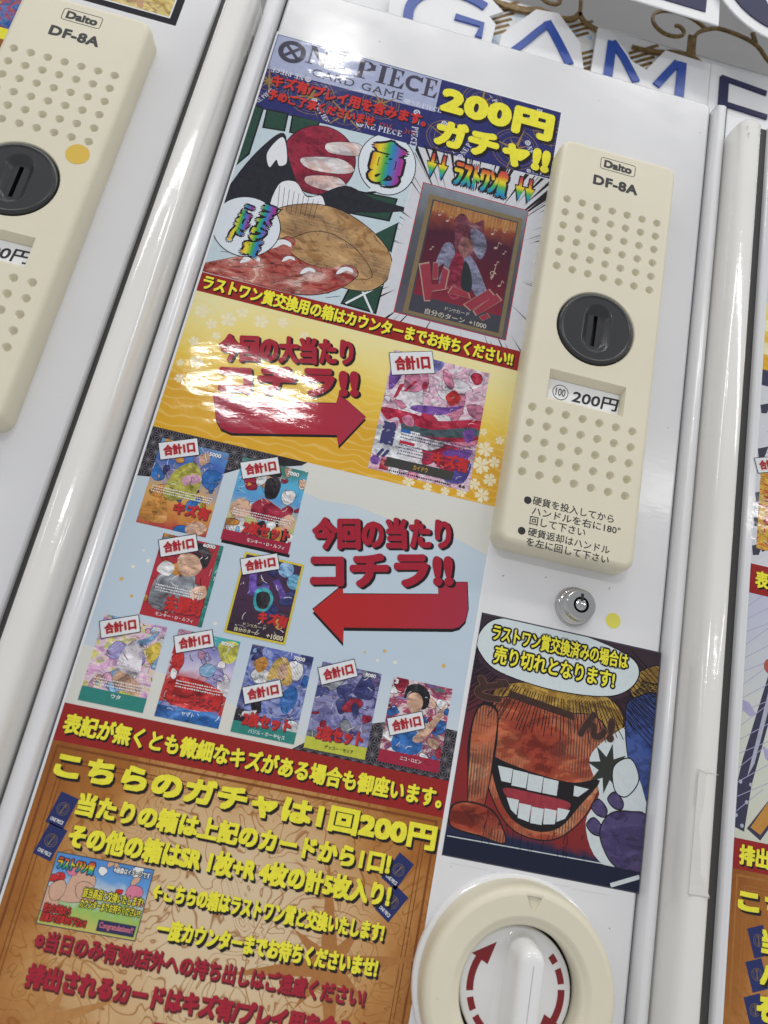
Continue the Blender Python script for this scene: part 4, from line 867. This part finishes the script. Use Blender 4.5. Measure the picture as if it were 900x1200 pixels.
    C4 = picture(t, (-4.52, -1.06, 1.55, 6.2), ink_ramp([(0, (.03, .02, .03)), (.5, (.07, .03, .07)), (1, (.05, .03, .08))], 2, 'ink_dark_card', wob=.2), [DKP, DB, ink((.05, .03, .06))], 71, 6, 5, frame=ink((.62, .50, .06)),
                 pieces=[(circ(-2.0, 5.7, .45, 16), LB), (circ(-1.35, 5.1, .45, 16), ink((.15, .4, .6))), ([(-4.1, 5.6), (-3.7, 5.7), (-3.4, 4.4), (-2.7, 4.6), (-2.6, 4.2), (-3.7, 3.8)], ink((.16, .09, .42))), ([(-2.6, 4.9), (-2.3, 5.1), (-1.6, 4.2), (-1.9, 4.0)], ink((.16, .09, .42))), (smooth_pts([(-3.4, 3.7), (-3.3, 4.3), (-2.7, 4.4), (-2.3, 3.9), (-2.5, 3.2), (-3.1, 3.1)]), ink((.05, .4, .45))), (smooth_pts([(-3.25, 3.7), (-3.2, 4.1), (-2.7, 4.2), (-2.45, 3.8), (-2.6, 3.3), (-3.0, 3.25)]), DKP), (smooth_pts([(-2.0, 2.6), (-1.7, 3.0), (-1.3, 2.7), (-1.6, 2.3)]), ORG)])
    red_note(C4, 'キズ有', (-2.9, -1.2, 2.45, 3.15), 0, 12); text('自分のターン', (-4.0, -2.6, 1.75, 1.98), ink((.66, .6, .4)), 10, C4, .02); text('+1000', (-2.2, -1.25, 1.72, 2.0), ink((.66, .6, .4)), 10, C4, .03); text('ドン!!カード', (-3.6, -2.3, 2.12, 2.3), ink((.6, .55, .4)), 10, C4, .01)
    count_tag(C4, (-4.32, 4.88), 2.08, .9, 22, 14)
    C5 = picture(t, (-11.0, -7.55, -3.46, 1.15), sw((.08, .15, .45), (.62, .3, .5), (.7, .55, .7), (.62, .55, .1), (.2, .4, .6), (.6, .3, .55), seed=41), [PK2, WINK, LV, YG, LB, SK], 84, 16, 5, band=TEAL, bandh=.75,
                 pieces=[(smooth_pts([(-9.6, -1.2), (-9.4, -.3), (-8.9, .2), (-8.5, -.3), (-8.3, -1.5), (-8.8, -2.0), (-9.4, -1.8)]), WP), (smooth_pts([(-9.6, -2.0), (-9.3, -1.6), (-8.2, -2.0), (-8.0, -2.7), (-8.6, -2.6), (-9.4, -2.4)]), SK), (smooth_pts([(-8.9, .1), (-8.3, .5), (-7.9, .9), (-8.1, .3), (-8.6, -.1)]), LB), (smooth_pts([(-8.3, -.2), (-7.7, .3), (-7.6, -.5), (-8.0, -.9)]), ink((.66, .5, .08)))])
    text('ウタ', (-9.4, -8.9, -3.05, -2.82), WINK, 11, C5, .02); tiny(C5, -10.5, -7.8, -2.2, 3, WINK, 9.6, 7, .07, .15); text('5000', (-8.3, -7.8, .85, 1.03), WINK, 10, C5, .03)
    count_tag(C5, (-10.78, -.13), 2.02, .9, 22, 14)
    C6 = picture(t, (-6.93, -3.48, -3.48, 1.22), ink_ramp([(0, (.03, .18, .5)), (.15, (.05, .25, .6)), (.2, (.45, .04, .04)), (.45, (.48, .06, .05)), (.6, (.6, .55, .7)), (.85, (.2, .2, .5)), (1, (.05, .4, .4))], 2, 'ink_festival', wob=.2), [WP, LV, SCAR, LB, PK2], 95, 16, 5,
                 pieces=[(smooth_pts([(-4.6, .9), (-3.6, 1.1), (-3.55, .1), (-4.2, .0)]), ink((.62, .6, .1))), (smooth_pts([(-6.6, -1.4), (-5.8, -1.2), (-4.6, -1.3), (-3.7, -1.7), (-3.8, -2.6), (-5.4, -2.8), (-6.7, -2.5)]), SCAR), (rect(-6.93, -3.48, -3.48, -2.85), BLU)])
    text('ヤマト', (-5.6, -4.9, -3.18, -2.97), WINK, 11, C6, .02); red_note(C6, 'キズ有', (-5.35, -3.65, -2.55, -1.95), 0, 12); tiny(C6, -6.3, -3.8, -1.5, 3, WINK, 9.6, 8, .07, .15); text('8000', (-4.5, -3.8, .85, 1.05), WINK, 10, C6, .03)
    count_tag(C6, (-6.72, -.08), 2.03, .9, 22, 14)
    C7 = picture(t, (-2.82, .66, -3.48, 1.24), sw((.03, .04, .2), (.08, .12, .42), (.3, .35, .6), (.05, .06, .25), (.1, .3, .35), seed=55), [DB, BLU, LV, WINK, DKP], 106, 16, 5, band=TEAL, bandh=.62,
                 pieces=[(smooth_pts([(-1.6, -.5), (-1.4, .6), (-.9, .9), (-.5, .5), (-.2, -.3), (-.6, -.6), (-1.1, -.3)]), ink((.62, .42, .12))), (smooth_pts([(-1.15, .1), (-.95, .55), (-.65, .45), (-.6, -.1), (-.9, -.4)]), SK), (smooth_pts([(-.6, -1.0), (.0, -.5), (.3, -1.2), (-.1, -2.0), (-.5, -1.8)]), BLU), (smooth_pts([(-2.5, .3), (-2.0, .7), (-1.7, .3), (-2.1, -.2)]), ORG)])
    text('7000', (-.42, .22, .88, 1.1), WINK, 10, C7, .03); red_note(C7, '2枚セット', (-2.35, .3, -3.05, -2.3), 2, 12); text('バジル・ホーキンス', (-1.9, .1, -3.36, -3.14), WINK, 11, C7, .01); text('6', (-2.7, -2.5, .82, 1.08), LB, 10, C7, .03)
    count_tag(C7, (-2.42, -1.95), 2.05, .88, 23, 14)
    C8 = picture(t, (1.2, 4.6, -3.52, 1.13), sw((.03, .03, .12), (.14, .14, .34), (.3, .3, .5), (.06, .05, .2), (.2, .08, .25), seed=66), [DB, LV, ink((.10, .08, .2)), GR, RB], 117, 16, 5, band=YG, bandh=.62)
    red_note(C8, '2枚セット', (1.7, 4.3, -3.0, -2.2), 2, 12); text('ゲッコー・モリア', (2.3, 3.9, -3.36, -3.16), KINK, 11, C8, .02); text('8000', (3.7, 4.3, .82, 1.02), WINK, 10, C8, .03)
    count_tag(C8, (1.42, -.12), 2.05, .92, 25, 14)
    C9 = picture(t, (5.3, 8.74, -3.44, 1.14), sw((.62, .55, .6), (.7, .66, .68), (.4, .05, .08), (.1, .15, .4), (.6, .45, .4), seed=77), [WP, SK, RB, BLU, WINK], 128, 14, 5, band=RB, bandh=.66,
                 pieces=[(smooth_pts([(6.1, .1), (6.2, .8), (6.9, 1.0), (7.5, .6), (7.5, -.1), (7.1, -.3), (6.9, .4), (6.4, .3)]), DKP), (smooth_pts([(6.3, -.1), (6.4, .4), (6.9, .5), (7.2, .1), (7.1, -.4), (6.7, -.6)]), SK), (smooth_pts([(5.9, -2.0), (6.5, -1.5), (7.3, -1.6), (7.6, -2.4), (7.0, -2.8), (6.0, -2.7)]), BLU), (smooth_pts([(7.0, -1.9), (8.0, -.6), (8.5, .3), (8.3, -.7), (7.5, -2.0)]), SK)])
    text('ニコ・ロビン', (6.5, 7.7, -3.14, -2.94), WINK, 11, C9, .01); text('3', (5.4, 5.62, .78, 1.05), WINK, 11, C9, .04); text('5000', (7.7, 8.3, .82, 1.02), TEAL, 10, C9, .03)
    count_tag(C9, (5.72, -2.0), 1.98, .9, 22, 14)
    lower_sheet(t, X0, X1)
    return t
main_poster()

# ---- sold-out notice
def notice():
    t = thing('notice', 'square comic style sold-out notice with white speech bubble between key lock and dial', 'notice', (15.2, 0, -7.4))
    M = MB(); M.box(9.68, 20.86, -.002, 0, -7.45, 5.78); M.build('laminate_sheet', ink((.06, .06, .08)), t)
    bx = (9.72, 20.8, -7.38, 5.7)
    BG = ink_ramp([(0, (.012, .018, .05)), (.1, (.015, .02, .06)), (.13, (.20, .02, .02)), (.35, (.24, .02, .02)), (.6, (.10, .02, .03)), (.75, (.05, .025, .04)), (1, (.04, .025, .035))], 2, 'ink_dusk_red', wob=.04)
    pc = sheet('comic_picture', *bx, BG, 1, t)
    FL = ink_swirl([(.10, .012, .008), (.26, .035, .02), (.42, .11, .05), (.56, .24, .12), (.64, .38, .22), (.24, .035, .02)], 14, 15, .5, .85)
    YH = ink_swirl([(.18, .09, .02), (.42, .26, .05), (.52, .34, .08)], 17, 60, 1, .5)
    BLm = ink_swirl([(.03, .06, .22), (.05, .09, .3), (.08, .14, .38)], 19, 30, .5, .2); IND = ink_swirl([(.04, .03, .1), (.08, .06, .16), (.05, .05, .14)], 23, 40, 1, .3)
    WG = ink((.58, .64, .66), .06); OL = ink((.03, .035, .03)); DN = ink((.008, .012, .035)); MA = ink((.30, .035, .05), .3)
    mats = [KINK, FL, YH, BLm, IND, WG, OL, DN, MA]
    sh = []
    def blob(pts, mi, l_, o_=.07, sm=True):
        if sm: pts = smooth_pts(pts, 5)
        cx = sum(p_[0] for p_ in pts) / len(pts); cz = sum(p_[1] for p_ in pts) / len(pts); out = []
        for p_ in pts:
            d = Vector((p_[0] - cx, p_[1] - cz)); d.normalize(); out.append((p_[0] + d.x * o_, p_[1] + d.y * o_))
        sh.append((out, 0, l_)); sh.append((pts, mi, l_ + .12))
    blob([(11.2, 1.6), (12.6, 2.3), (15, 2.5), (17.6, 2.6), (18.9, 1.6), (18.6, .2), (17.4, .6), (14, 1), (11.5, .6)], 2, .1)
    blob([(19.1, 3.8), (20.9, 4.9), (20.9, 2.2), (19.7, 2.6)], 2, .1)
    blob([(11.2, .9), (13.3, 1.5), (15, 1.1), (17.2, 1.3), (18.2, .2), (18.0, -2.2), (17.2, -4.2), (15.6, -5.6), (13.4, -5.5), (11.9, -4), (11.0, -1.8)], 1, .3)
    blob([(17.2, -1.0), (18.5, .6), (19.6, 1.2), (20.9, 0), (20.9, -6.3), (18.4, -6.2), (17.4, -4.4), (18.0, -2.8)], 5, .5, .0)
    blob([(19.05, 2.1), (19.7, 2.9), (20.9, 2.9), (20.95, -2.5), (20.3, -1.6), (19.5, -.6)], 3, .9)
    st = []
    for j in range(16):
        a = math.pi * 2 * j / 16; r_ = 1.25 if j % 2 else .55; st.append((18.35 + r_ * math.cos(a + .3), -1.35 + r_ * 1.1 * math.sin(a + .3)))
    blob(st, 6, 1.1, .02, False)
    blob([(18.7, -1.2), (19.6, -.6), (20.2, -1.6), (19.6, -2.6), (18.9, -2.4)], 5, 1.4)
    blob([(18.3, -4.6), (18.8, -3.7), (19.9, -3.4), (20.9, -3.6), (20.9, -6.5), (19.4, -6.3), (18.6, -5.5)], 4, 1.5)
    for a, b_ in ((18.0, -3.5), (17.85, -4.5), (18.9, -2.95)): blob([(a - .35, b_), (a, b_ + .4), (a + .5, b_), (a + .45, b_ - .4), (a, b_ - .35)], 4, 1.3)
    # pale crescent made of blocks over a red core
    out_ = smooth_pts([(11.6, -2.1), (12.6, -2.2), (14.6, -2.5), (16.4, -2.5), (17.9, -2.1), (16.9, -3.6), (15.9, -4.9), (14.6, -5.3), (13.2, -4.9), (12.2, -3.7)], 4)
    blob(out_, 0, 1.7, .06, False)
    blob([(12.5, -3.5), (14.4, -3.45), (16.4, -3.6), (15.6, -4.5), (14.3, -4.6), (13.2, -4.2)], 8, 1.95)
    for a in range(6):
        x = 12.0 + a * .9
        if a == 4: continue
        sh.append(([(x, -2.4 - a * .045), (x + .87, -2.42 - a * .045), (x + (.86 if a < 5 else .3), -3.35 + (a - 2.5) ** 2 * .03), (x + .02 + (.3 if a == 0 else 0), -3.35 + (a - 2.5) ** 2 * .03)], 5, 2.2))
    for a in range(5):
        x = 12.75 + a * .74; sh.append(([(x, -4.15 + (a - 2) ** 2 * .05), (x + .71, -4.15 + (a - 2) ** 2 * .05), (x + .69 - (.2 if a > 3 else 0), -5.0 + (a - 1.6) ** 2 * .1), (x + .03 + (.3 if a == 0 else 0), -5.0 + (a - 2.2) ** 2 * .1)], 5, 2.2))
    blob([(10.6, .6), (11.35, .5), (11.6, -.5), (11.55, -4.6), (10.75, -4.8), (10.3, -2), (10.25, -.2)], 1, 1.7, .16)
    blob([(9.9, -4.9), (10.9, -4.6), (12.2, -4.9), (13.0, -6.2), (11.6, -6.1), (9.95, -5.9)], 1, 1.9, .1)
    rd = random.Random(6)
    sh.append((rect(9.72, 20.8, -7.38, -6.35), 7, 2.6)); sh.append((line((9.8, -6.45), (18.8, -6.3), .05), 5, 2.7)); sh.append((line((19.2, -7.3), (20.8, -6.6), .22), 5, 2.75))
    for j in range(95):     # speed lines fanning out below the bubble
        a = math.radians(180 + 180 * j / 94 + rd.uniform(-.6, .6)); c_, s_ = math.cos(a), math.sin(a); r0 = 1.0; r1 = 1.25 + rd.uniform(0, .22)
        sh.append((line((14.6 + 5.2 * c_ * r0, 3.9 + 2.0 * s_ * r0), (14.6 + 5.2 * c_ * r1, 3.9 + 3.0 * s_ * r1), .045), 0, 2.9))
    for j in range(30):
        a = rd.uniform(11.6, 17.6); z = rd.uniform(-6.2, -4.6); sh.append((line((a, z), (a + rd.uniform(-.1, .2), z - rd.uniform(.2, .9)), .03), 0, 2.5))
    for j in range(14): z = 5.5 - j * .3; sh.append((line((19.0, z), (20.8, z - 1.3), .05), 0, 2.5)); sh.append((line((9.72, z - 1.5), (9.72 + .05 * j, z - 1.0), .05), 0, 2.5))
    flat('painted_shape', sh, mats, 2, pc, box=bx)
    BRN = ink((.05, .025, .02), .3)
    text('ど', (9.95, 12.0, .95, 2.25), BRN, 6, pc, .07, outline=(.03, ink((.2, .1, .08)))); flat('bold_stroke', [([(12.0, 1.75), (16.0, 1.25), (16.05, .85), (12.05, 1.35)],)], BRN, 7, pc); text('ん!', (16.3, 18.5, .05, 1.55), BRN, 6, pc, .07, outline=(.03, ink((.2, .1, .08))))
    bo = T2(smooth_pts([(-4.9, .3), (-4.0, 1.5), (-1.5, 1.85), (2, 1.6), (4.6, .9), (4.85, -.3), (3.4, -1.4), (0, -1.75), (-3.3, -1.4), (-4.6, -.6)], 6), (14.6, 4.05, 0))
    bo = clip(bo, bx)
    flat('speech_bubble', [([(14.6 + (a - 14.6) * 1.015, 4.05 + (b_ - 4.05) * 1.03) for a, b_ in bo], 0), (bo, 1, .3)], [KINK, ink((.60, .68, .70), .04)], 5.5, pc, box=bx)
    G = (.11, KINK)
    text('ラストワン賞交換済みの場合は', (10.5, 18.85, 4.32, 5.3), YEL, 8, pc, .03, outline=G); text('売り切れとなります!', (10.8, 18.15, 3.05, 4.1), YEL, 8, pc, .03, outline=G)
notice()

# ---- poster on the right-hand machine
def right_poster():
    t = thing('poster', 'tall laminated poster on the right machine, only its left margin in view', 'poster', (36, 0, -22))
    X0, X1 = 26.18, 47.2
    M = MB(); M.box(X0 - .12, X1 + .1, -.002, 0, -22.1, 42.98); M.build('laminate_sheet', ink((.76, .78, .8), .02), t)
    h = sheet('header_band', X0, X1, 36.4, 42.8, NAVY, 1, t); compass(X0 + 2, 39, 1.8, GOLDI, 2, h, (X0, X1, 36.4, 42.8))
    sheet('comic_picture', X0, X1, 31.6, 36.4, ink((.55, .62, .68)), 2, t)
    g = sheet('gold_panel', X0, X1, 26.3, 31.6, GOLDP, 2, t)
    flat('check_print', [(rect(X0 + a * .9, X0 + a * .9 + .9, 26.6 + b_ * .9, 27.5 + b_ * .9),) for a in range(0, 22) for b_ in range(5) if (a + b_) % 2], ink((.8, .75, .45)), 3, g)
    sheet('navy_strip', X0, X1, 25.1, 26.3, ink((.05, .05, .10)), 3, t)
    mg = sheet('comic_picture', X0, X1, 12.6, 25.1, ink((.62, .63, .68), .06), 2, t)
    rd = random.Random(31); P = []
    for j in range(40):
        x = X0 + rd.uniform(0, 20); z = rd.uniform(12.8, 25); P.append((line((x, z), (x + rd.uniform(.4, 1.4), z + rd.uniform(-.6, .9)), rd.choice((.03, .05, .25))), 0))
    for z in (23.6, 20.4, 17.3, 15.6, 13.7): P.append(([(X0, z), (X0 + .75, z + .35), (X0 + .5, z - .5), (X0 + .1, z - .6)], 0))
    flat('painted_shape', P, ink((.05, .05, .08)), 3, mg, box=(X0, X1, 12.6, 25.1))
    C1 = picture(t, (X0 + .3, X0 + 4.3, 13.6, 18.9), ink_swirl([(.35, .02, .03), (.62, .45, .05), (.5, .05, .04), (.2, .02, .02)], 88, 60), [SCAR, GOLDI, RED], 4, 8, 5)
    count_tag(C1, (X0 + .12, 18.7), 2.1, 1.0, 18, 12)
    rb = sheet('red_band', X0, X1, 10.65, 12.55, BRICK, 4, t); text('表記が無くとも微細なキズがある場合も御座います。', (X0 + .35, X0 + 20.7, 11.05, 12.2), YEL, 6, rb, .045, shadow=(.09, -.09, KINK, .01))
    mp_ = (X0, X1, -3.6, 10.65)
    c = sheet('comic_picture', *mp_, ink_ramp([(0, (.58, .6, .5)), (.4, (.6, .62, .55)), (.7, (.55, .58, .62)), (1, (.5, .52, .65))], 2, 'ink_pale_manga', wob=.15), 4, t)
    DK = ink((.045, .045, .085)); ORa = ink((.50, .24, .05)); LIL = ink((.38, .36, .55))
    P = [([(28.6, 9.2), (29.2, 8.6), (27.05, -.6), (26.75, -3.2), (26.0, -3.0), (26.05, -1.2), (26.4, .7)], 0), ([(26.75, -.2), (27.15, .6), (28.5, 6.8), (28.2, 6.9)], 1), ([(28.6, -.6), (29.2, -1.4), (27.75, -3.5), (26.9, -3.0)], 0, .3), ([(28.5, -.75), (28.95, -1.4), (27.75, -3.2), (27.12, -2.9)], 2, .5), ([(26.2, 4.1), (26.6, 4.0), (27.1, 3.4), (26.7, 3.2), (26.2, 3.5)], 3), ([(27.6, 1.7), (28.4, 1.3), (28.4, .7), (27.8, 1.0)], 3), (circ(27.9, 6.4, .5, 14), 4, .4)]
    for x, z in ((26.35, -.55), (27.0, -.6), (26.8, -1.6), (26.2, -2.4), (26.6, -2.9)): P.append((circ(x, z, .11, 10), 1, .6))
    for j in range(16): z = 9.8 - j * .8; P.append((line((X0, z), (X0 + 1.6 + (j % 3) * .5, z + 1.5), .04), 3, .1))
    flat('painted_shape', P, [DK, ink((.4, .42, .5)), ORa, LIL, ink((.4, .1, .08))], 5, c, box=mp_)
    rb = sheet('red_band', X0, X1, -5.2, -3.6, BRICK, 6, t); text('排出されるカードはキズ有/プレイ用を含みます', (X0 + .35, X0 + 20.3, -4.95, -3.85), YEL, 8, rb, .05, shadow=(.09, -.09, KINK, .01))
    pm = sheet('parchment_panel', X0, X1, -22, -5.2, MAPM, 4, t)
    BR = ink((.36, .15, .035))
    for d, w_ in ((.25, .12), (.75, .05), (.95, .05)): flat('border_line', [(q_,) for q_ in (rect(X0 + d, X1 - d, -5.2 - d - w_, -5.2 - d), rect(X0 + d, X0 + d + w_, -22, -5.2 - d))], BR, 5, pm)
    for s_, bx in (('こちらのガチャは1回200円', (.4, 20.6, -7.3, -6.15)), ('当たりの箱は上記のカードから1口!', (1.95, 18.5, -9.2, -7.9)), ('ハズレの箱はSR 1枚+R 4枚', (1.95, 16.5, -10.8, -9.5)), ('その他の箱はカード5枚入り!', (1.85, 16.5, -12.5, -11.1))):
        text(s_, (X0 + bx[0], X0 + bx[1], bx[2], bx[3]), YEL, 8, pm, .06, shadow=L2S, square=True)
    for z in (-8.1, -9.75, -11.45):
        T = (27.25, z, 20); o = flat('booster_pack', [(rect(0, .98, -1.5, 0),)], PACKN, 5, pm, T)
        flat('pack_mark', [(T2(q_, T),) for q_ in arc(.49, -.7, .3, 0, 360, .025, 16) + arc(.49, -.7, .2, 0, 360, .02, 12) + [line((.45, -.95), (.55, -.45), .06)]], PACKG, 6, o)
right_poster()

# ---- posters of the left-hand machine, cut by the frame
t = thing('poster', 'dark framed poster with golden picture above the left coin plate', 'poster', (-24, 0, 41))
M = MB(); M.box(-30.2, -18.42, -.002, 0, 41.0, 47.0); M.build('laminate_sheet', ink((.015, .015, .02)), t)
flat('white_line', [(rect(-29.6, -18.95, 41.5, 46.6),)], WINK, 1, t)
o = flat('golden_picture', [(rect(-29.5, -19.05, 41.6, 46.5),)], ink_swirl([(.3, .16, .04), (.6, .42, .12), (.7, .6, .25), (.35, .18, .12), (.62, .5, .06)], 33, 40, 2, .4), 1.6, t)
flat('painted_shape', [([(-24, 44), (-20.9, 42.9), (-19.3, 44.9), (-19.9, 45.0), (-21.2, 43.4), (-23, 43.9)], 0), ([(-21.9, 43.2), (-21.3, 41.7), (-20.9, 41.7), (-21.2, 43)], 1)], [ink((.12, .03, .03)), ink((.55, .33, .2))], 2.4, o)
t = thing('poster', 'blurred blue and yellow tall poster at the far left edge', 'poster', (-38, 0, -22))
M = MB(); M.box(-48.6, -28.42, -.002, 0, -22, 42); M.build('laminate_sheet', ink((.7, .7, .72)), t)
sheet('header_band', -48.5, -28.5, 37.0, 41.8, ink_swirl([(.03, .05, .3), (.05, .2, .45), (.35, .03, .12), (.45, .4, .05), (.04, .06, .3)], 44, 50, 2), 1, t)
sheet('yellow_band', -48.5, -28.5, 36.1, 37.0, YEL, 1.5, t)
sheet('parchment_panel', -48.5, -28.5, -21.9, 36.1, MAPM, 1, t)

# ------------------------------------------------------------------ signs above the machines
def slab(name, P, y, th, mats, parent):
    """cut-out board of real thickness"""
    ar = sum(P[j - 1][0] * P[j][1] - P[j][0] * P[j - 1][1] for j in range(len(P)))
    if ar < 0: P = P[::-1]
    M = MB(); M.loft([[(a, y + th, b_) for a, b_ in P], [(a, y, b_) for a, b_ in P]], 0, False); M.holed([P], y); return M.build(name, mats, parent)
SIGNW = plastic('sign_board_white', (.84, .85, .87), .45, .00001, .1)
BLUEP = plastic('sign_blue', (.02, .07, .36), .4, .00001, 0); NAVYP = plastic('sign_navy', (.012, .014, .07), .6, .00001, 0)
mt, nt, b = new_mat('printed_gold'); GOLDB = mt
c = ramp(nt, noise(nt, pos(nt), 160, 3, .8).outputs[0], [(.3, (.09, .05, .012)), (.55, (.22, .13, .03)), (.75, (.42, .29, .10))]).outputs[0]; nt.links.new(c, b.inputs['Base Color']); b.inputs['Roughness'].default_value = .5
mt, nt, b = new_mat('printed_opal'); OPAL = mt
v = N(nt, 'ShaderNodeTexVoronoi'); v.inputs['Scale'].default_value = 130; nt.links.new(pos(nt), v.inputs[0])
c = ramp(nt, noise(nt, v.outputs['Position'], 60, 3).outputs[0], [(.3, (.35, .5, .72)), (.45, (.7, .78, .82)), (.6, (.8, .72, .62)), (.7, (.75, .82, .9))]).outputs[0]; nt.links.new(c, b.inputs['Base Color'])
mt, nt, b = new_mat('board_grey'); BOARD = mt
nt.links.new(ramp(nt, noise(nt, pos(nt), 6, 3).outputs[0], [(.3, (.15, .15, .155)), (.7, (.20, .20, .20))]).outputs[0], b.inputs['Base Color']); b.inputs['Roughness'].default_value = .4
t = thing('shop_sign', 'white sign reading GAME in blue outline letters with gold scrollwork on the machine tops', 'sign', (10, 6, 47.3))
M = MB(); M.box(-14, 48, 6.25, 7.0, 47.2, 60.2); M.build('sign_strip', SIGNW, t)
M = MB(); M.box(-14, 48, 6.9, 8.6, 60.2, 61.2); M.build('shelf_lip', plastic('shelf_grey', (.42, .42, .42), .5, .00001, .2), t)
yb = 6.22
for op in ([(2.6, 55), (4.2, 58.9), (6.6, 59), (4.6, 55)], [(11, 57.2), (10.6, 59.6), (13, 59.4), (12.6, 55), (12.0, 55)], [(15.5, 55), (16.8, 58.3), (19, 58.9), (17.6, 55.6)]): flat('opal_patch', [(op,)], OPAL, 1, t, y0=yb)
for cx, z0, n in ((3.0, 55.2, 6), (11.9, 54.6, 4), (16.2, 55.6, 5), (10.2, 57.6, 3)):
    for j in range(n): flat('gold_bar', [(line((cx - .6 + j * .12, z0 + j * .72 - .3), (cx + 2.0 + j * .12, z0 + j * .72 + 1.6), .3),)], GOLDB, 3 + j * .1, t, y0=yb)
def bar_poly(pts, w_, name, y, parent, m_=GOLDB):
    """flat curved strip with thickness"""
    L_ = []; R_ = []; n = len(pts)
    for j, p_ in enumerate(pts):
        a = pts[max(0, j - 1)]; c_ = pts[min(n - 1, j + 1)]; d = Vector((c_[0] - a[0], c_[1] - a[1])); d.normalize()
        ww = w_[j * (len(w_) - 1) // (n - 1)] if isinstance(w_, (list, tuple)) else w_
        L_.append((p_[0] - d.y * ww / 2, p_[1] + d.x * ww / 2)); R_.append((p_[0] + d.y * ww / 2, p_[1] - d.x * ww / 2))
    M = MB(); rings = [[(L_[j][0], y, L_[j][1]), (R_[j][0], y, R_[j][1]), (R_[j][0], y + .2, R_[j][1]), (L_[j][0], y + .2, L_[j][1])] for j in range(n)]
    M.loft(rings, 0, False, cap=True); M.add(list(rings[0]), [(0, 1, 2, 3)], 0); return M.build(name, m_, parent)
g = bar_poly([(21.6, 59.3), (21.62, 60.3), (21.6, 61.9)], [1.0, .75, .75], 'scrollwork', 5.85, t)
for pts, w_ in (([(22.78, 63.3), (21.6, 63.95), (20.3, 64.2), (18.86, 64.0), (17.9, 63.3), (17.8, 62.4), (18.3, 61.7), (19.12, 61.3), (20.1, 61.35), (20.75, 61.8), (20.75, 62.3), (20.3, 62.65), (19.9, 62.55)], .26), ([(21.7, 61.6), (22.1, 62.5), (22.9, 63.2), (24.1, 63.75), (26.0, 63.65), (27.4, 63.3), (28.2, 62.7), (28.9, 61.8), (30, 61)], .3), ([(27.3, 64.4), (27.7, 63.3)], .35),
                ([(16.2, 58.75), (18, 58.85), (19.8, 59.25), (21.5, 59.45), (22.7, 58.85)], [.3, .45, .7, .8, .15]), ([(2.6, 59.7), (4.3, 59.25), (6.2, 59.35), (7.9, 59.9), (9.6, 59.6), (10.6, 60.0), (11.05, 60.9), (10.95, 62.6)], [.4, .6, .6, .2, .5, .5, .3, .3]), ([(11.05, 60.8), (11.6, 60.0), (12.8, 59.5), (14.2, 59.35)], [.4, .4, .12]), ([(7.2, 61.4), (8.0, 60.95), (8.8, 61.0), (9.2, 61.5), (8.8, 61.9)], .25)):
    bar_poly(smooth_pts(pts, 5, False), w_, 'scrollwork', 5.9, g)
def sign_letter(white, strokes, w_=.62):
    o = slab('sign_letter', white, 5.55, .3, SIGNW, t)
    for si, s_ in enumerate(strokes):
        M = MB(); P = [(q_,) for q_ in ()]
        bar_poly(s_[0], s_[1] if len(s_) > 1 else w_, 'letter_outline', 5.41 - .006 * si, o, BLUEP if s_[0][0][0] < 23.5 else NAVYP)
sign_letter([(-4.6, 50), (-5.4, 56.0), (-4.6, 58.6), (-1.5, 59.6), (2.5, 59.4), (4.3, 57.9), (3.2, 56.95), (3.9, 56.3), (3.7, 50)], [(smooth_pts([(-3.3, 53), (-3.55, 55.3), (-3.0, 56.8), (-1.6, 58.0), (.3, 58.3), (1.7, 58.1), (2.7, 57.75)], 4, False), .85), ([(.35, 55.75), (2.75, 55.7), (2.65, 54.3)], .62)])
sign_letter([(4.3, 50), (4.6, 55.5), (7.1, 59.2), (9.1, 59.5), (11.4, 57.0), (12.4, 53), (12.4, 50)], [([(5.6, 53.6), (6.6, 55.1), (7.5, 56.6), (8.35, 57.9)], .62), ([(8.2, 58.1), (9.0, 57.0), (9.8, 55.8), (10.8, 54.2)], .75)])
sign_letter([(12.7, 50), (12.8, 59.2), (14.2, 59.2), (16.2, 56.6), (17.6, 56.1), (19.1, 58.85), (22.2, 58.8), (23.4, 58.8), (23.4, 50)], [([(14.2, 58.0), (14.25, 54.5), (14.2, 52)], .8), ([(14.2, 58.0), (15.4, 56.6), (16.8, 54.4)], .7), ([(20.3, 57.8), (19.5, 56.3), (18.6, 54.6)], .7), ([(20.7, 57.9), (20.75, 55), (20.75, 52)], .8)])
sign_letter([(23.45, 50), (23.45, 58.85), (30.4, 59.1), (30.4, 50)], [([(24.7, 57.6), (24.75, 54.7), (24.75, 51)], .85), ([(24.4, 57.55), (28.7, 57.2)], .5), ([(24.4, 54.75), (28.9, 54.6)], .5)])
t = thing('shop_sign', 'huge dark navy sign letters with white borders at the top right corner', 'sign', (24, 2, 58))
o = slab('sign_letter', [(8, 58.95), (22.0, 58.8), (21.75, 66), (8, 66)], 2.3, .12, SIGNW, t)
M = MB(); M.box(9.2, 20.72, 2.22, 2.3, 59.75, 65.2); M.build('letter_face', NAVYP, o)
o = slab('sign_letter', circ(27.6, 65.4, 7.0, 64), 1.9, .12, SIGNW, t)
M = MB(); M.holed([circ(27.6, 65.4, 6.05, 64), circ(27.9, 65.2, 2.75, 40, 4.6)[::-1]], 1.8); M.loft([[(a, 1.9, b_) for a, b_ in circ(27.6, 65.4, 6.05, 64)], [(a, 1.8, b_) for a, b_ in circ(27.6, 65.4, 6.05, 64)]], 0, True); M.build('letter_face', NAVYP, o)
M = MB(); M.box(-20, 60, 12, 13, 58, 90); o = M.build('sign_backboard', BOARD); tag(o, 'plain grey backboard behind the scrollwork and letters', 'board')
